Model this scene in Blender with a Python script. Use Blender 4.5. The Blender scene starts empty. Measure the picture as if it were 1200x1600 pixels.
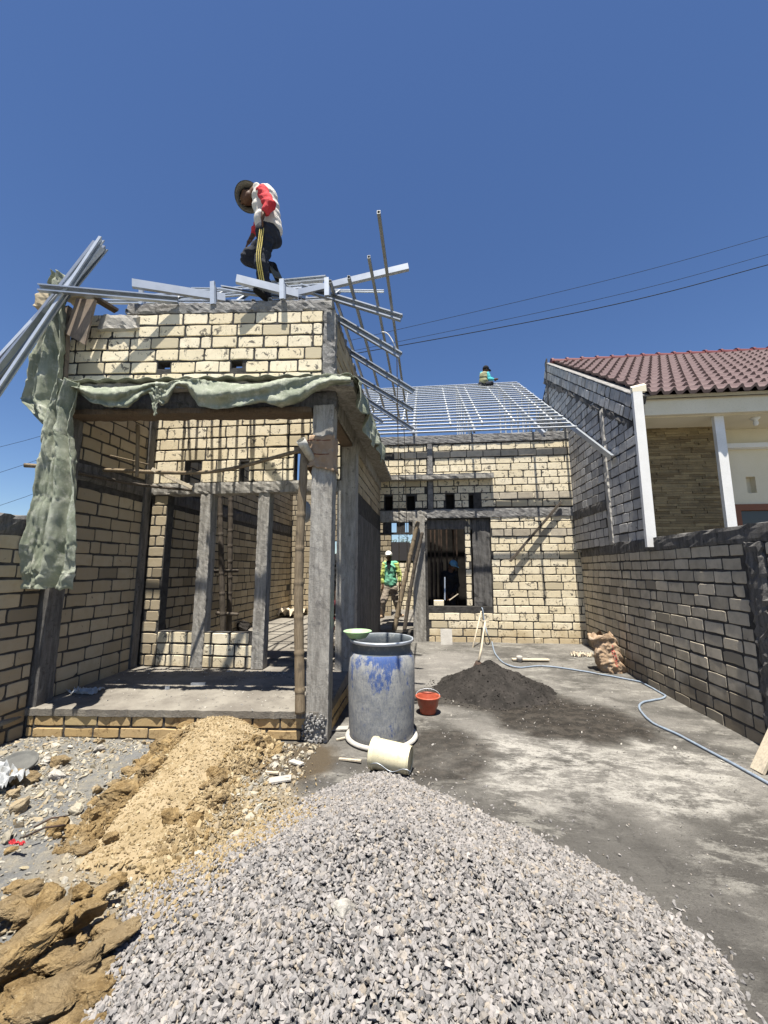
import bpy, bmesh, math, random
import numpy as np
from mathutils import Vector, Matrix
S = bpy.context.scene
COL = S.collection
R = math.radians
# ------------------------------------------------------------------ camera, light, exposure
FPX, PIT, YAW = 622.0, R(8.23), R(6.2)
cam = bpy.data.cameras.new('camera'); co = bpy.data.objects.new('camera', cam); COL.objects.link(co)
cam.sensor_fit = 'VERTICAL'; cam.sensor_height = 36.0; cam.lens = FPX/1600*36
cam.clip_start = .05; cam.clip_end = 3000
co.location = (0, 0, 1.6); co.rotation_euler = (R(90)+PIT, 0, YAW)
S.camera = co
SUN = Vector((.018, .25, -.968)).normalized()          # direction the light travels
sd = bpy.data.lights.new('sun', 'SUN'); sd.energy = 5.0; sd.angle = R(.5); sd.color = (1, .95, .86)
so = bpy.data.objects.new('sun', sd); COL.objects.link(so); so.rotation_euler = SUN.to_track_quat('-Z', 'Y').to_euler()
w = bpy.data.worlds.new('World'); S.world = w; w.use_nodes = True
nt = w.node_tree; bg = nt.nodes['Background']; sk = nt.nodes.new('ShaderNodeTexSky'); sk.sky_type = 'NISHITA'
sk.sun_disc = False; sk.sun_elevation = math.asin(-SUN.z); sk.sun_rotation = math.atan2(-SUN.x, -SUN.y)
sk.altitude = 300; sk.air_density = 1.0; sk.dust_density = .2; sk.ozone_density = 3.8
hs = nt.nodes.new('ShaderNodeHueSaturation'); hs.inputs['Saturation'].default_value = 1.12; hs.inputs['Hue'].default_value = .507; nt.links.new(sk.outputs[0], hs.inputs['Color']); nt.links.new(hs.outputs[0], bg.inputs[0]); bg.inputs[1].default_value = .06
S.view_settings.view_transform = 'Standard'; S.view_settings.look = 'None'
S.view_settings.exposure = 1.1; S.view_settings.gamma = 1
S.cycles.max_bounces = 6; S.cycles.diffuse_bounces = 4

_f = np.array([-math.sin(YAW)*math.cos(PIT), math.cos(YAW)*math.cos(PIT), math.sin(PIT)])
_r = np.array([math.cos(YAW), math.sin(YAW), 0]); _u = np.cross(_r, _f); _C = np.array([0, 0, 1.6])
def ray(x, y): return _f*FPX+_r*(x-600)+_u*(800-y)
def P(x, y, Y):                      # point at depth Y
    d = ray(x, y); return _C+d*(Y/d[1])
def G(x, y, z=0.0):                  # point at height z
    d = ray(x, y); return _C+d*((z-1.6)/d[2])
def XX(x, y, X):
    d = ray(x, y); return _C+d*(X/d[0])
rng = np.random.default_rng(7); random.seed(7)

# ------------------------------------------------------------------ mesh builder
WL = {}
class MB:
    def __init__(s): s.v = []; s.f = []; s.m = []; s.n = 0
    def add(s, v, f, m=0):
        v = np.asarray(v, float).reshape(-1, 3); s.v.append(v)
        for k in f: s.f.append(tuple(i+s.n for i in k)); s.m.append(m)
        s.n += len(v)
    def box(s, a, b, m=0):
        x0, y0, z0 = a; x1, y1, z1 = b
        s.add([(x0,y0,z0),(x1,y0,z0),(x1,y1,z0),(x0,y1,z0),(x0,y0,z1),(x1,y0,z1),(x1,y1,z1),(x0,y1,z1)],
              [(0,3,2,1),(4,5,6,7),(0,1,5,4),(1,2,6,5),(2,3,7,6),(3,0,4,7)], m)
    def obox(s, c, ax, ay, az, m=0):           # centre and three half vectors
        c, ax, ay, az = [np.asarray(q, float) for q in (c, ax, ay, az)]
        v = [c+i*ax+j*ay+k*az for k in (-1,1) for i,j in ((-1,-1),(1,-1),(1,1),(-1,1))]
        s.add(v, [(0,3,2,1),(4,5,6,7),(0,1,5,4),(1,2,6,5),(2,3,7,6),(3,0,4,7)], m)
    def bar(s, p0, p1, w, h, up=(0,0,1), m=0):
        p0, p1 = np.asarray(p0, float), np.asarray(p1, float); d = p1-p0; L = np.linalg.norm(d); d = d/L
        up = np.asarray(up, float); x = np.cross(d, up); x /= np.linalg.norm(x); y = np.cross(x, d)
        s.obox((p0+p1)/2, d*L/2, x*w/2, y*h/2, m)
    def sweep(s, prof, p0, p1, up=(0,0,1), m=0, closed=True):
        p0, p1 = np.asarray(p0, float), np.asarray(p1, float); d = p1-p0; d = d/np.linalg.norm(d)
        up = np.asarray(up, float); x = np.cross(d, up); x /= np.linalg.norm(x); y = np.cross(x, d)
        n = len(prof); v = [p+x*a+y*b for p in (p0, p1) for a, b in prof]
        f = [(i, (i+1) % n, n+(i+1) % n, n+i) for i in range(n)] + [tuple(range(n))[::-1], tuple(range(n, 2*n))]
        s.add(v, f, m)
    def tube(s, pts, r, n=8, m=0, cap=True):
        pts = [np.asarray(p, float) for p in pts]; N = len(pts)
        rr = r if hasattr(r, '__len__') else [r]*N
        up = np.array([0, 0, 1.]); v = []
        t0 = pts[1]-pts[0]; a = np.cross(t0, up)
        if np.linalg.norm(a) < 1e-3*np.linalg.norm(t0): a = np.array([1., 0, 0])
        a /= np.linalg.norm(a)
        for i in range(N):
            t = pts[min(i+1, N-1)]-pts[max(i-1, 0)]; t = t/(np.linalg.norm(t)+1e-12)
            a = a-t*a.dot(t); a /= np.linalg.norm(a); b = np.cross(t, a)
            for k in range(n):
                an = 2*math.pi*k/n; v.append(pts[i]+(a*math.cos(an)+b*math.sin(an))*rr[i])
        f = [(i*n+k, i*n+(k+1) % n, (i+1)*n+(k+1) % n, (i+1)*n+k) for i in range(N-1) for k in range(n)]
        if cap: f += [tuple(range(n))[::-1], tuple(range((N-1)*n, N*n))]
        s.add(v, f, m)
    def lathe(s, prof, c, n=40, axis=None, m=0, closed=False):      # prof: (r, z)
        v = []; c = np.asarray(c, float)
        A = np.eye(3) if axis is None else np.array(Vector((0,0,1)).rotation_difference(Vector(axis)).to_matrix())
        for r, z in prof:
            for k in range(n):
                an = 2*math.pi*k/n; v.append(c+A@np.array([r*math.cos(an), r*math.sin(an), z]))
        f = [(i*n+k, i*n+(k+1) % n, (i+1)*n+(k+1) % n, (i+1)*n+k) for i in range(len(prof)-1) for k in range(n)]
        s.add(v, f, m)
    def ell(s, c, r, n=12, rot=None, m=0):
        c = np.asarray(c, float); r = np.ones(3)*r; v = []
        M = np.eye(3) if rot is None else np.array(rot)
        for i in range(n//2+1):
            th = math.pi*i/(n//2)
            for k in range(n):
                ph = 2*math.pi*k/n
                v.append(c+M@(r*np.array([math.sin(th)*math.cos(ph), math.sin(th)*math.sin(ph), math.cos(th)])))
        f = [(i*n+k, (i+1)*n+k, (i+1)*n+(k+1) % n, i*n+(k+1) % n) for i in range(n//2) for k in range(n)]
        s.add(v, f, m)
    def cap(s, p0, p1, r0, r1=None, n=12):
        r1 = r0 if r1 is None else r1; p0 = np.asarray(p0, float); p1 = np.asarray(p1, float)
        s.ell(p0, r0*.999, n); s.ell(p1, r1*.999, n); s.tube([p0, p1], [r0, r1], n)
    def arrays(s): return np.vstack(s.v)
    def build(s, name, mats, parent=None, smooth=False, solid=0, loc=None):
        V = s.arrays(); mats = mats if isinstance(mats, (list, tuple)) else [mats]
        me = bpy.data.meshes.new(name)
        if parent is not None: off = WL[parent]
        else:
            off = np.array(loc, float) if loc is not None else np.array([(V[:,0].min()+V[:,0].max())/2, (V[:,1].min()+V[:,1].max())/2, V[:,2].min()])
        me.from_pydata((V-off).tolist(), [], s.f)
        for k in mats: me.materials.append(k)
        me.polygons.foreach_set('material_index', s.m)
        if smooth: me.polygons.foreach_set('use_smooth', [True]*len(s.f))
        me.update()
        o = bpy.data.objects.new(name, me); COL.objects.link(o)
        if parent is None: o.location = off
        else: o.parent = parent
        WL[o] = off
        if solid:
            q = o.modifiers.new('thick', 'SOLIDIFY'); q.thickness = solid
        return o
def tag(o, label=None, cat=None, group=None, kind=None):
    if label: o['label'] = label
    if cat: o['category'] = cat
    if group: o['group'] = group
    if kind: o['kind'] = kind
    return o
def empty(name, loc, label, cat, group=None):
    o = bpy.data.objects.new(name, None); COL.objects.link(o); o.location = loc; o.empty_display_size = .2
    WL[o] = np.array(loc, float); return tag(o, label, cat, group)
def fuse(mb, name, mat, parent, voxel=.012, it=6):         # capsules and ellipsoids grown into one continuous skin
    t = mb.build('tmp', mat, parent); mt = t.modifiers.new('r', 'REMESH'); mt.mode = 'VOXEL'; mt.voxel_size = voxel
    if it: q = t.modifiers.new('s', 'SMOOTH'); q.factor = .5; q.iterations = it
    dg = bpy.context.evaluated_depsgraph_get(); me = bpy.data.meshes.new_from_object(t.evaluated_get(dg))
    old = t.data; bpy.data.objects.remove(t); bpy.data.meshes.remove(old)
    me.name = name; me.polygons.foreach_set('use_smooth', [True]*len(me.polygons))
    o = bpy.data.objects.new(name, me); COL.objects.link(o); o.parent = parent; WL[o] = WL[parent]
    return o

# ------------------------------------------------------------------ materials
class NG:
    def __init__(s, name):
        s.mat = bpy.data.materials.new(name); s.mat.use_nodes = True; s.t = s.mat.node_tree
        s.b = s.t.nodes['Principled BSDF']; s.pos = s.n('NewGeometry').outputs['Position']
        s.rnd = None
    def n(s, typ, **kw):
        o = s.t.nodes.new('ShaderNode'+typ)
        for k, v in kw.items(): setattr(o, k, v)
        return o
    def put(s, sock, v):
        if hasattr(v, 'is_output') or isinstance(v, bpy.types.NodeSocket): s.t.links.new(v, sock)
        else: sock.default_value = v
    def noise(s, scale, detail=4, rough=.6, vec=None, dist=0, col=False):
        o = s.n('TexNoise'); s.put(o.inputs['Vector'], vec or s.pos)
        o.inputs['Scale'].default_value = scale; o.inputs['Detail'].default_value = detail
        o.inputs['Roughness'].default_value = rough; o.inputs['Distortion'].default_value = dist
        return o.outputs[1 if col else 0]
    def vor(s, scale, vec=None, out=0, feat='F1'):
        o = s.n('TexVoronoi', feature=feat); s.put(o.inputs['Vector'], vec or s.pos); o.inputs['Scale'].default_value = scale
        return o.outputs[out]
    def math(s, op, a, b=0.0, c=None, clamp=False):
        o = s.n('Math', operation=op, use_clamp=clamp); s.put(o.inputs[0], a); s.put(o.inputs[1], b)
        if c is not None: s.put(o.inputs[2], c)
        return o.outputs[0]
    def ramp(s, v, lo, hi, a=0.0, b=1.0):
        o = s.n('MapRange', interpolation_type='SMOOTHSTEP'); s.put(o.inputs[0], v)
        for i, q in enumerate((lo, hi, a, b)): o.inputs[i+1].default_value = q
        return o.outputs[0]
    def mix(s, f, a, b, mode='MIX'):
        o = s.n('Mix', data_type='RGBA', blend_type=mode); s.put(o.inputs[0], f)
        for i, q in ((6, a), (7, b)):
            if isinstance(q, tuple): q = q if len(q) == 4 else q+(1,)
            s.put(o.inputs[i], q)
        return o.outputs[2]
    def scale(s, sx, sy, sz, rot=0):
        o = s.n('Mapping'); s.put(o.inputs['Vector'], s.pos); o.inputs['Scale'].default_value = (sx, sy, sz)
        o.inputs['Rotation'].default_value = (0, 0, rot); return o.outputs[0]
    def xyz(s):
        o = s.n('SeparateXYZ'); s.put(o.inputs[0], s.pos); return o.outputs
    def island(s):
        return s.n('NewGeometry').outputs['Random Per Island']
    def bump(s, h, strength=.5, dist=.01):
        o = s.n('Bump'); o.inputs['Strength'].default_value = strength; o.inputs['Distance'].default_value = dist
        s.put(o.inputs['Height'], h); s.put(s.b.inputs['Normal'], o.outputs[0]); return s
    def done(s, col, rough=.9, metal=0.0, spec=None):
        if isinstance(col, tuple) and len(col) == 3: col = col+(1,)
        s.put(s.b.inputs['Base Color'], col); s.put(s.b.inputs['Roughness'], rough); s.put(s.b.inputs['Metallic'], metal)
        if spec is not None: s.b.inputs['Specular IOR Level'].default_value = spec
        return s.mat

def mat_brick(name, ca, cb, mortar=(.075,.07,.066), smear=.62, stain=(.33,.25,.14)):
    g = NG(name); r = g.island()
    c = g.mix(r, ca, cb)
    c = g.mix(g.ramp(g.noise(9, 5), .35, .75, 0, .35), c, stain)
    c = g.mix(g.ramp(g.noise(60, 4, .7), .56, .74, 0, .22), c, tuple(q*.55 for q in ca))
    c = g.mix(g.ramp(g.noise(11, 7, .72, dist=.6), smear, smear+.05, 0, .85), c, mortar)
    c = g.mix(g.ramp(g.noise(26, 6, .8, vec=g.scale(1, 1, .35)), smear+.0, smear+.10, 0, .55), c, mortar)
    zz = g.xyz()[2]; c = g.mix(g.math('MULTIPLY', g.ramp(g.math('ADD', zz, g.math('MULTIPLY', g.noise(3, 5), .8)), .55, .95, 1, 0), .6), c, tuple(q*k for q, k in zip(stain, (.7,.62,.5))))
    r2 = g.math('FRACT', g.math('MULTIPLY', r, 17.31)); c = g.mix(g.math('GREATER_THAN', r2, .94), c, tuple(q*.72 for q in ca))
    h = g.math('ADD', g.math('MULTIPLY', g.noise(45, 6, .7), .7), g.math('MULTIPLY', g.noise(180, 3, .6), .3))
    g.bump(h, .45, .008)
    return g.done(c, .95, spec=.1)
def mat_rough(name, c1, c2, sc=4.0, bs=60, bd=.008, sp=None, rough=.92, c3=None):
    g = NG(name); c = g.mix(g.ramp(g.noise(sc, 6, .65), .3, .7), c1, c2)
    if c3: c = g.mix(g.ramp(g.noise(sc*4.3, 6, .7), .58, .68), c, c3)
    c = g.mix(g.ramp(g.noise(90, 3), .5, .8, 0, .35), c, tuple(q*.5 for q in c1))
    g.bump(g.math('ADD', g.noise(bs, 6, .7), g.math('MULTIPLY', g.noise(bs/6, 4), 1.2)), .8, bd)
    return g.done(c, rough, spec=.15)
M = {}
M['brick'] = mat_brick('limestone_block', (.78,.675,.47), (.89,.80,.61), smear=.565, stain=(.58,.48,.32))
M['brick_grey'] = mat_brick('weathered_block', (.45,.395,.305), (.62,.55,.435), smear=.66, stain=(.17,.15,.125))
M['brick_party'] = mat_brick('grey_block', (.42,.405,.385), (.60,.585,.56), smear=.62, stain=(.15,.15,.155))
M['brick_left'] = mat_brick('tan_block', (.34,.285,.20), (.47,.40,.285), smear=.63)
M['brick_dirty'] = mat_brick('stained_block', (.62,.48,.26), (.72,.58,.36), smear=.56, stain=(.42,.30,.15))
M['pending'] = None
M['mortar'] = mat_rough('mortar', (.045,.043,.041), (.085,.08,.075), 12, 70, .012)
M['conc'] = mat_rough('raw_concrete', (.22,.207,.187), (.33,.315,.285), 3, 70, .006, c3=(.16,.152,.14))
M['conc_dark'] = mat_rough('dark_render', (.055,.053,.052), (.11,.105,.10), 2.2, 50, .006)
M['conc_pale'] = mat_rough('pale_render', (.36,.34,.31), (.47,.45,.41), 3, 70, .008)
M['cap'] = mat_rough('rough_cap', (.17,.163,.157), (.31,.303,.29), 10, 60, .012, c3=(.07,.068,.065))
M['slab'] = mat_rough('slab', (.15,.135,.115), (.25,.23,.195), 2.5, 60, .008, c3=(.09,.083,.073))
M['white'] = mat_rough('white_paint', (.74,.73,.70), (.8,.79,.77), 3, 30, .001)
M['cream'] = mat_rough('cream_paint', (.72,.65,.49), (.77,.70,.55), 2, 30, .001)
M['near_black'] = mat_rough('dark_surface', (.012,.011,.010), (.03,.026,.022), 3, 20, .004)  # near-black colour: shade put into window room and vents; far house wall too
def mat_conc(name, c1, c2, c3, bd=.006):
    g = NG(name); st = g.noise(7, 7, .75, vec=g.scale(2.5, 2.5, .35)); c = g.mix(g.ramp(st, .36, .64), c1, c2)
    c = g.mix(g.ramp(g.noise(9, 7, .75), .55, .66, 0, .8), c, c3); c = g.mix(g.ramp(g.noise(85, 4, .8), .52, .72, 0, .6), c, tuple(q*.55 for q in c1))
    g.bump(g.math('ADD', g.noise(75, 6, .75), g.math('MULTIPLY', st, .5)), .8, bd); return g.done(c, .93, spec=.12)
def mat_wood(name, a, b, dirty=(.1,.08,.06)):
    g = NG(name); v = g.noise(3, 3, vec=g.scale(2, 2, 2), dist=1); st = g.noise(6, 6, .7, vec=g.scale(14, 14, 1.2))
    c = g.mix(g.ramp(st, .3, .7), a, b); c = g.mix(g.ramp(g.noise(7, 5), .52, .68, 0, .8), c, dirty)
    g.bump(st, .5, .006); return g.done(c, .85, spec=.2)
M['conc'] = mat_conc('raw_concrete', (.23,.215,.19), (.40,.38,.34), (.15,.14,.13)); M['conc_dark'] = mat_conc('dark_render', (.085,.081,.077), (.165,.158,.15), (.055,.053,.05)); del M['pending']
M['wood'] = mat_wood('old_timber', (.085,.06,.042), (.15,.112,.078))
M['wood_pale'] = mat_wood('pale_timber', (.42,.36,.27), (.58,.5,.38), (.3,.27,.22))
M['bamboo'] = mat_wood('bamboo', (.165,.125,.08), (.27,.215,.145), (.10,.08,.06))
M['bamboo_dark'] = mat_wood('weathered_bamboo', (.07,.057,.045), (.125,.105,.085), (.045,.038,.03))
M['board'] = mat_wood('formwork_board', (.19,.15,.115), (.27,.215,.17), (.13,.11,.09))
def mat_metal(name, base=(.62,.66,.70), ro=.36, me=.85):
    g = NG(name); c = g.mix(g.ramp(g.noise(9, 3), .4, .7), base, tuple(q*.9 for q in base))
    return g.done(c, ro, me)
M['metal'] = mat_metal('galvanised_steel', (.40,.43,.47), .42, .75); M['metal_dark'] = mat_metal('dull_steel', (.30,.31,.31), .5, .6)
M['metal_bright'] = mat_metal('bright_steel', (.56,.60,.65), .45, .55); M['zinc'] = mat_metal('new_zinc', (.62,.65,.69), .5, .35)
M['iron'] = mat_rough('iron', (.04,.03,.025), (.09,.06,.045), 10, 40, .002, rough=.7)
def mat_cloth(name, a, b, sc=14, wv=520, dust=None):
    g = NG(name); c = g.mix(g.ramp(g.noise(sc/4, 5), .35, .65), a, b)
    if dust: c = g.mix(g.ramp(g.noise(sc, 6, .7), .5, .7, 0, .75), c, dust)
    wt = g.n('TexWave', wave_type='BANDS', bands_direction='Z'); g.put(wt.inputs[0], g.pos); wt.inputs['Scale'].default_value = wv/8; wt.inputs['Distortion'].default_value = 3
    g.bump(g.math('ADD', g.math('MULTIPLY', wt.outputs['Fac'], .12), g.math('ADD', g.noise(sc*2.2, 6, .75, dist=1.5), g.math('MULTIPLY', g.noise(sc*.8, 4, .6, dist=1.2, vec=g.scale(1.6, 1.6, .6)), .9))), .8, .012)
    return g.done(c, .85, spec=.2)
M['tarp'] = mat_cloth('woven_sack_cloth', (.225,.25,.185), (.33,.35,.275), dust=(.50,.50,.43))
M['red'] = mat_cloth('red_cloth', (.55,.04,.05), (.62,.06,.07)); M['whitecloth'] = mat_cloth('white_cloth', (.62,.58,.53), (.72,.68,.63))
M['navy'] = mat_cloth('navy_cloth', (.02,.022,.032), (.035,.038,.05)); M['yellow'] = mat_cloth('yellow_stripe', (.62,.5,.14), (.68,.56,.2))
M['khaki'] = mat_cloth('khaki_cloth', (.24,.20,.16), (.33,.28,.22)); M['green'] = mat_cloth('green_cloth', (.16,.46,.30), (.24,.58,.40))
M['lime'] = mat_cloth('lime_cloth', (.48,.56,.14), (.6,.66,.24)); M['teal'] = mat_cloth('teal_cloth', (.05,.40,.44), (.1,.52,.55))
M['black'] = mat_cloth('black_cloth', (.012,.012,.014), (.02,.02,.022)); M['darkred'] = mat_cloth('dark_red_cloth', (.10,.015,.02), (.15,.02,.03))
M['hat'] = mat_cloth('grey_hat', (.20,.19,.16), (.28,.265,.23)); M['olive'] = mat_cloth('olive_cloth', (.22,.22,.12), (.33,.32,.2))
M['bluecap'] = mat_cloth('blue_cap', (.15,.35,.55), (.2,.42,.62))
M['skin'] = mat_rough('skin', (.10,.052,.032), (.13,.07,.042), 8, 60, .001, rough=.55)
M['rubber'] = mat_rough('grey_rubber', (.10,.10,.095), (.14,.14,.13), 8, 60, .002)
M['hair'] = mat_rough('hair', (.008,.007,.006), (.015,.013,.012), 20, 90, .004)
def mat_plastic(name, a, b, dirt, lo=.45, hi=.6, sc=6, rough=.5):
    g = NG(name); st = g.noise(sc, 7, .72, vec=g.scale(1.6, 1.6, .7)); c = g.mix(g.ramp(g.noise(30, 4), .3, .7), a, b)
    c = g.mix(g.ramp(st, lo, hi), c, dirt); c = g.mix(g.ramp(g.noise(110, 3), .55, .75, 0, .5), c, tuple(q*.6 for q in dirt))
    g.bump(g.noise(70, 4), .25, .003); return g.done(c, rough, spec=.35)
M['redp'] = mat_plastic('red_plastic', (.36,.07,.035), (.42,.10,.055), (.27,.15,.11), .5, .68)
M['whitep'] = mat_plastic('cream_pail', (.62,.57,.38), (.68,.62,.43), (.42,.37,.24), .5, .7)
M['greenp'] = mat_plastic('green_bowl', (.30,.48,.24), (.36,.54,.3), (.42,.45,.34), .5, .7)
M['hose'] = mat_plastic('hose', (.17,.21,.27), (.24,.29,.35), (.2,.19,.18), .5, .75)
M['pvc'] = mat_plastic('pvc_pipe', (.5,.49,.45), (.56,.55,.5), (.3,.28,.24), .5, .7)
M['clear'] = mat_plastic('plastic_sheet', (.36,.37,.37), (.46,.47,.47), (.27,.265,.25), .5, .7, rough=.25)
M['paper'] = mat_cloth('kraft_paper', (.34,.235,.15), (.42,.30,.20), dust=(.36,.32,.27))
M['paper_pale'] = mat_cloth('torn_paper', (.56,.49,.37), (.66,.58,.46))
M['redink'] = mat_rough('red_ink', (.36,.06,.05), (.42,.1,.08), 20, 30, .001)
def mat_barrel():
    g = NG('barrel_plastic'); x, y, z = g.xyz()
    blue = g.mix(g.noise(18, 3), (.04,.08,.23), (.07,.125,.31)); dirt = g.mix(g.ramp(g.noise(7, 6, .7), .3, .7), (.24,.245,.235), (.40,.395,.36))
    st = g.noise(5, 8, .78, vec=g.scale(1.5, 1.5, .8)); bias = g.ramp(z, .35, .85, .16, .035)
    f = g.ramp(g.math('ADD', st, bias), .48, .58); c = g.mix(g.math('MULTIPLY', f, .93), blue, dirt)
    fine = g.ramp(g.noise(60, 5, .8, vec=g.scale(1, 1, .35)), .48, .62, 0, .55); c = g.mix(fine, c, (.12,.14,.2))
    band = g.ramp(z, .80, .805); c = g.mix(band, c, (.10,.115,.125))
    c = g.mix(g.math('MULTIPLY', band, g.ramp(g.noise(12, 6, .8), .5, .7, 0, .6)), c, (.3,.3,.27))
    g.bump(g.noise(40, 6, .7), .5, .006); return g.done(c, .6, spec=.25)
M['barrel'] = mat_barrel()
def mat_stone(name, cols, bd=.006, bs=90, vein=None, sc=3):
    g = NG(name); r = g.island(); o = g.n('ValToRGB'); g.put(o.inputs[0], r); e = o.color_ramp.elements
    e[0].position = 0; e[0].color = cols[0]+(1,); e[1].position = 1; e[1].color = cols[-1]+(1,)
    for i, c in enumerate(cols[1:-1]):
        q = e.new((i+1)/(len(cols)-1)); q.color = c+(1,)
    c = g.mix(g.ramp(g.noise(25, 4), .35, .7, 0, .35), o.outputs[0], tuple(q*.65 for q in cols[0]))
    if vein: c = g.mix(g.ramp(g.noise(sc, 7, .7, dist=.7), .48, .62, 0, .85), c, vein)
    g.bump(g.noise(bs, 5, .7), .7, bd); return g.done(c, .93, spec=.15)
M['gravel'] = mat_stone('crushed_stone', [(.14,.134,.13),(.23,.219,.21),(.285,.266,.253),(.345,.322,.305),(.25,.24,.232),(.315,.29,.272),(.185,.178,.172),(.37,.345,.32),(.31,.265,.21),(.265,.252,.242),(.295,.278,.266)])
M['rubble'] = mat_stone('rubble', [(.36,.33,.26),(.28,.21,.12),(.46,.43,.36),(.22,.21,.19),(.34,.29,.19)])
M['clay'] = mat_stone('clay_lumps', [(.27,.20,.105),(.36,.28,.165),(.20,.145,.072),(.41,.34,.22)])
def mat_rock():
    g = NG('clay_rock'); r = g.island(); a = g.noise(9, 9, .75, dist=.3); b = g.noise(20, 8, .8, vec=g.scale(1, 1, 3.2))
    c = g.mix(g.ramp(a, .36, .62), (.21,.14,.062), (.40,.285,.14)); c = g.mix(g.ramp(g.noise(2.2, 3), .45, .62, 0, .6), c, (.25,.20,.13)); c = g.mix(g.ramp(b, .52, .62, 0, .65), c, (.16,.11,.055))
    c = g.mix(g.ramp(g.noise(60, 4, .8), .56, .7, 0, .6), c, (.50,.40,.25))
    g.bump(g.math('ADD', a, g.math('ADD', b, g.noise(70, 5, .8))), .9, .02); return g.done(c, .95, spec=.1)
M['rock'] = mat_rock()
M['chips'] = mat_stone('chips', [(.34,.32,.29),(.5,.47,.41),(.25,.24,.23)])
M['sand'] = mat_rough('black_sand', (.022,.020,.018), (.045,.040,.036), 5, 55, .02, c3=(.07,.062,.055))
M['gbase'] = mat_rough('gravel_bed', (.10,.10,.10), (.2,.2,.2), 30, 60, .02)
M['claybase'] = mat_rough('clay_bed', (.27,.205,.115), (.36,.285,.18), 5, 60, .015, c3=(.43,.37,.26))

# ------------------------------------------------------------------ heights of the ground
def sst(x, a, b):
    t = np.clip((x-a)/(b-a), 0, 1); return t*t*(3-2*t)
def vnoise(x, y, s, seed=0):
    x = np.asarray(x, float)*s; y = np.asarray(y, float)*s; xi = np.floor(x); yi = np.floor(y); fx = x-xi; fy = y-yi
    def h(a, b):
        q = np.sin(a*127.1+b*311.7+seed*74.7)*43758.5453; return q-np.floor(q)
    fx = fx*fx*(3-2*fx); fy = fy*fy*(3-2*fy)
    return (h(xi,yi)*(1-fx)+h(xi+1,yi)*fx)*(1-fy)+(h(xi,yi+1)*(1-fx)+h(xi+1,yi+1)*fx)*fy-.5
def ground_h(x, y):
    b = .13*sst(y, 5.8, 8.8)
    b = b+.012*vnoise(x, y, 2.2)+.006*vnoise(x, y, 7, 3)
    left = sst(-x, 1.3, 2.2)*sst(-y, -3.9, -3.5)
    b = b+left*(.05*vnoise(x, y, 1.7, 5)+.04*vnoise(x, y, 4, 6)+.02*vnoise(x, y, 11, 9))
    return b
def heap_h(x, y):                                     # crushed stone heap
    dx = x+.35; dy = y-2.05
    rx = np.where(dx > 0, 1.54, 1.08); ry = np.where(dy > 0, 1.36, 3.4)
    e = np.where(dy > 0, 1.18, 1.7); d = ((np.abs(dx)/rx)**e+(np.abs(dy)/ry)**e)**(1/e); d = d*(1+.10*vnoise(x, y, 1.6, 12)+.05*vnoise(x, y, 5, 13))
    return .44*np.clip(1-np.sqrt(d*d+.02), -1, 1)+.012+.015*vnoise(x, y, 4, 4)
def clay_h(x, y):                                     # clay ramp thrown against the porch slab
    # axis from (-1.95,3.75) down to (-1.75,2.5)
    t = np.clip((3.95-y)/1.6, 0, 1.25); cx = -1.95+.20*t; wdt = .49-.15*t
    d = np.abs(x-cx)/wdt*(1+.5*vnoise(x, y, 3, 24)); s_ = 1-d**1.7; q = np.where(s_ > 0, (.215*np.clip(1-t, 0, 1)**.8+.045*(t < 1.1))*s_, .25*np.maximum(s_, -1))
    return q*sst(-y, -4.3, -3.7)+.04*vnoise(x, y, 5, 22)*(s_ > -.2)+.035*vnoise(x, y, 12, 23)*(s_ > -.2)-.25*np.clip(t-1.05, 0, 1)

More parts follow.
